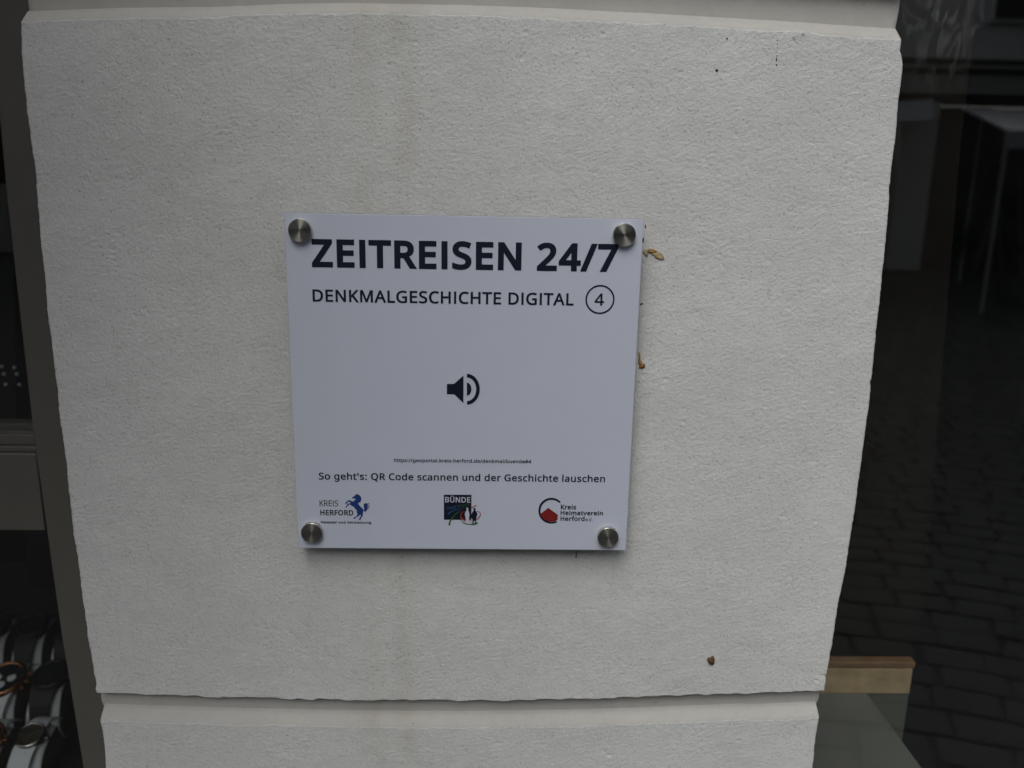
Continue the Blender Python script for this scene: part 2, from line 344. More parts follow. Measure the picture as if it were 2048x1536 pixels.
# the rest of the house front, coarser
box('plaster_block', -0.226, 0.234, WALL, 0.14, GROUND, -0.665, M_PL, shop, 0.003)
box('joint', -0.224, 0.232, WALL + DEP, 0.14, -0.664, -0.646, M_SM, shop)
box('plaster_block', -0.236, 0.238, WALL, 0.14, 0.66, 1.0, M_PL, shop, 0.003)
box('joint', -0.234, 0.236, WALL + DEP, 0.14, 0.645, 0.661, M_SM, shop)
box('lintel', -3.2, 3.4, WALL - 0.01, 0.35, 1.001, 1.4, M_PL, shop, 0.004)
box('upper_wall', -3.2, 3.4, WALL + 0.02, 0.35, 1.402, 3.2, M_PL, shop)
box('plaster_pier', -3.2, -2.4, WALL, 0.35, GROUND, 1.0, M_PL, shop, 0.003)
box('plaster_pier', 2.6, 3.4, WALL, 0.35, GROUND, 1.0, M_PL, shop, 0.003)
box('plinth', -2.399, -0.2415, 0.03, 0.14, GROUND, -0.90, M_PL, shop, 0.003)
box('plinth', 0.25, 2.599, 0.03, 0.14, GROUND, -0.90, M_PL, shop, 0.003)
# interior shell
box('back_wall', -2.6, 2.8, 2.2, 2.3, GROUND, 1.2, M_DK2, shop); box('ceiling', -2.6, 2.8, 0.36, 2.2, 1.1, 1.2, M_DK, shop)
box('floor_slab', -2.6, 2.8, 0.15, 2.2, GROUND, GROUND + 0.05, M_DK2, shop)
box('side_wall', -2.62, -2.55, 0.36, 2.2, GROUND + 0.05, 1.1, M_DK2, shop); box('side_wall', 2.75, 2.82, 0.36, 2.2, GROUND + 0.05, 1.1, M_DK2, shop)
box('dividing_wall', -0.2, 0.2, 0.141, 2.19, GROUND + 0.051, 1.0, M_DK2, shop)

# left window: taupe frame, rail and two panes
fr = link('window_frame', None, None, shop)
stile = [(-0.88, -0.282), (-0.31, -0.2822), (-0.2364, -0.2851), (-0.2017, -0.2868), (-0.1535, -0.2880), (-0.0489, -0.2901), (0.0227, -0.2898), (0.1019, -0.2894), (0.1411, -0.2884), (0.24, -0.285), (1.0, -0.284)]
b = bmesh.new(); prev = None
for z, x in stile:
    r = [b.verts.new(p) for p in ((x, 0.0715, z), (x + 0.0015, 0.07, z), (-0.2215, 0.07, z), (-0.2215, 0.125, z), (x, 0.125, z))]
    if prev:
        for k in range(5): b.faces.new((prev[k], prev[(k + 1) % 5], r[(k + 1) % 5], r[k]))
    prev = r
bmesh.ops.recalc_face_normals(b, faces=b.faces)
link('stile', bm_mesh(b), M_FR, fr)
box('rail', -2.39, -0.2906, 0.0722, 0.124, -0.1215, -0.0655, M_FR, fr, 0.001)
b = bmesh.new()   # stepped glazing bead on top of the rail
for y0, y1, z0, z1 in ((0.0745, 0.089, -0.0652, -0.0615), (0.0775, 0.089, -0.0612, -0.054), (0.097, 0.11, -0.0652, -0.052)): box_bm(-2.39, -0.2907, y0, y1, z0, z1, 0.0006, b)
link('glazing_bead', bm_mesh(b), M_FR, fr)
box('stile', -2.39, -2.33, 0.07, 0.125, -0.899, 0.999, M_FR, fr, 0.0015)
box('rail', -2.329, -0.292, 0.07, 0.125, -0.899, -0.84, M_FR, fr, 0.0015); box('rail', -2.329, -0.292, 0.07, 0.125, 0.94, 0.999, M_FR, fr, 0.0015)
def pane(x0, x1, z0, z1, m, parent):
    b = box_bm(x0, x1, PANE, PANE + 0.006, z0, z1); me = bm_mesh(b); o = link('window_pane', me, [m, M_CLEAR], parent)
    for p in me.polygons: p.material_index = 0 if p.normal.y < -0.5 else 1
    return o
pane(-2.33, -0.276, -0.0595, 0.95, M_GLASS, fr); pane(-2.33, -0.276, -0.85, -0.1225, M_GLASS, fr)
# right window: the pane runs behind the pier
pane(0.21, 2.59, -0.88, 0.99, M_GLASS2, shop)
box('window_frame', 2.54, 2.599, 0.06, 0.125, -0.899, 0.999, M_FR, shop, 0.0015)

# ---------------------------------------------------------------- right display: boards behind the glass
M_WOOD = mat('varnished_wood', (0.37, 0.275, 0.165), 0.5, var=(60, 0.2)); M_WOOD2 = mat('orange_wood_edge', (0.18, 0.105, 0.052), 0.5, var=(60, 0.2))
M_BROWN = mat('brown_cloth_panel', (0.011, 0.009, 0.0065), 0.95, spec=0.1, var=(9, 0.15)); M_CLOTH = mat('grey_white_board', (0.135, 0.137, 0.125), 0.7, var=(12, 0.05))
M_CLOTH2 = mat('grey_cloth', (0.09, 0.092, 0.08), 0.8, var=(14, 0.08))
disp = tag(empty('display_plinth', (0.35, 0.2, -0.36)), 'wooden display plinth with pale board low behind the right shop glass', 'plinth')
def rel(o, p): o.location = Vector(o.location) - Vector(p.location); return o
rel(box('pale_board', 0.203, 0.380, 0.100, 0.2295, -0.362, -0.350, M_CLOTH, disp, 0.001), disp)
rel(box('grey_skirt', 0.203, 0.4215, 0.2315, 0.242, -0.56, -0.3515, M_CLOTH2, disp), disp)
rel(box('wooden_front', 0.203, 0.4215, 0.230, 0.243, -0.351, -0.3240, M_WOOD, disp, 0.0008), disp)
rel(box('orange_top_board', 0.203, 0.423, 0.2290, 0.2400, -0.3235, -0.3165, M_WOOD2, disp, 0.0015), disp)
E_ = [at(1958, -60, 0.245), at(1935, 170, 0.245), at(1920, 300, 0.245), at(1886, 720, 0.245), at(1850, 1136, 0.245), at(1824, 1330, 0.245)]
E_ = [(E_[0][0], 0.245, 0.65)] + [tuple(p) for p in E_] + [(E_[-1][0], 0.245, -0.56), (0.203, 0.245, -0.56), (0.203, 0.245, 0.65)]
rel(poly_solid('brown_back_panel', E_, (0, 0.012, 0), M_BROWN, disp), disp)

# ---------------------------------------------------------------- the sign
sign = tag(empty('information_sign', (0, WALL, -0.1)), 'square white information sign reading ZEITREISEN 24/7 on four steel standoffs', 'sign')
S = lambda o: rel(o, sign)
bd = S(box('board', -0.1, 0.1, 0, 0.003, -0.1, 0.1, M_SIGN, sign, 0.0003))
bd.data.materials.append(M_EDGE)
for p in bd.data.polygons:
    if p.normal.y > -0.5: p.material_index = 1
ks = bpy.data.materials.new('brushed_steel_face'); ks.use_nodes = True; n = ks.node_tree; bs = n.nodes['Principled BSDF']
bs.inputs['Base Color'].default_value = (0.60, 0.58, 0.53, 1); bs.inputs['Metallic'].default_value = 1; bs.inputs['Roughness'].default_value = 0.30; bs.inputs['Anisotropic'].default_value = 0.85; bs.inputs['Anisotropic Rotation'].default_value = 0.25
tg = n.nodes.new('ShaderNodeTangent'); tg.direction_type = 'RADIAL'; tg.axis = 'Z'; n.links.new(tg.outputs[0], bs.inputs['Tangent'])
tc = n.nodes.new('ShaderNodeTexCoord'); ln = n.nodes.new('ShaderNodeVectorMath'); ln.operation = 'LENGTH'; n.links.new(tc.outputs['Object'], ln.inputs[0])
wv = n.nodes.new('ShaderNodeTexNoise'); wv.noise_dimensions = '1D'; wv.inputs['Scale'].default_value = 7000; wv.inputs['Detail'].default_value = 2; n.links.new(ln.outputs['Value'], wv.inputs['W'])
bp = n.nodes.new('ShaderNodeBump'); bp.inputs['Distance'].default_value = 0.00001; n.links.new(wv.outputs[0], bp.inputs['Height']); n.links.new(bp.outputs[0], bs.inputs['Normal'])
M_STEEL = mat('steel_barrel', (0.42, 0.40, 0.36), 0.35, 1.0)
prof = [(0, 0.00335), (0.0062, 0.0032), (0.00638, 0.0030), (0.0064, 0.0028), (0.0064, 0.0)]
capm = bm_mesh(lathe_bm(prof, 120)); barm = bm_mesh(lathe_bm([(0, 0.0), (0.0055, 0.0), (0.0055, 0.0105), (0, 0.0105)], 32))
capm.materials.append(ks); barm.materials.append(M_STEEL)
for px, py in ((599, 461), (1249.5, 470), (623, 1067), (1216.5, 1076)):
    p = at(px, py, -0.0034)
    c = link('standoff_cap', capm, None, sign); c.rotation_euler = (R(90), 0, 0); c.location = Vector((p[0], -0.0001, p[2])) - sign.location
    o = link('standoff_barrel', barm, None, sign); o.rotation_euler = (R(-90), 0, 0); o.location = Vector((p[0], 0.0032, p[2])) - sign.location

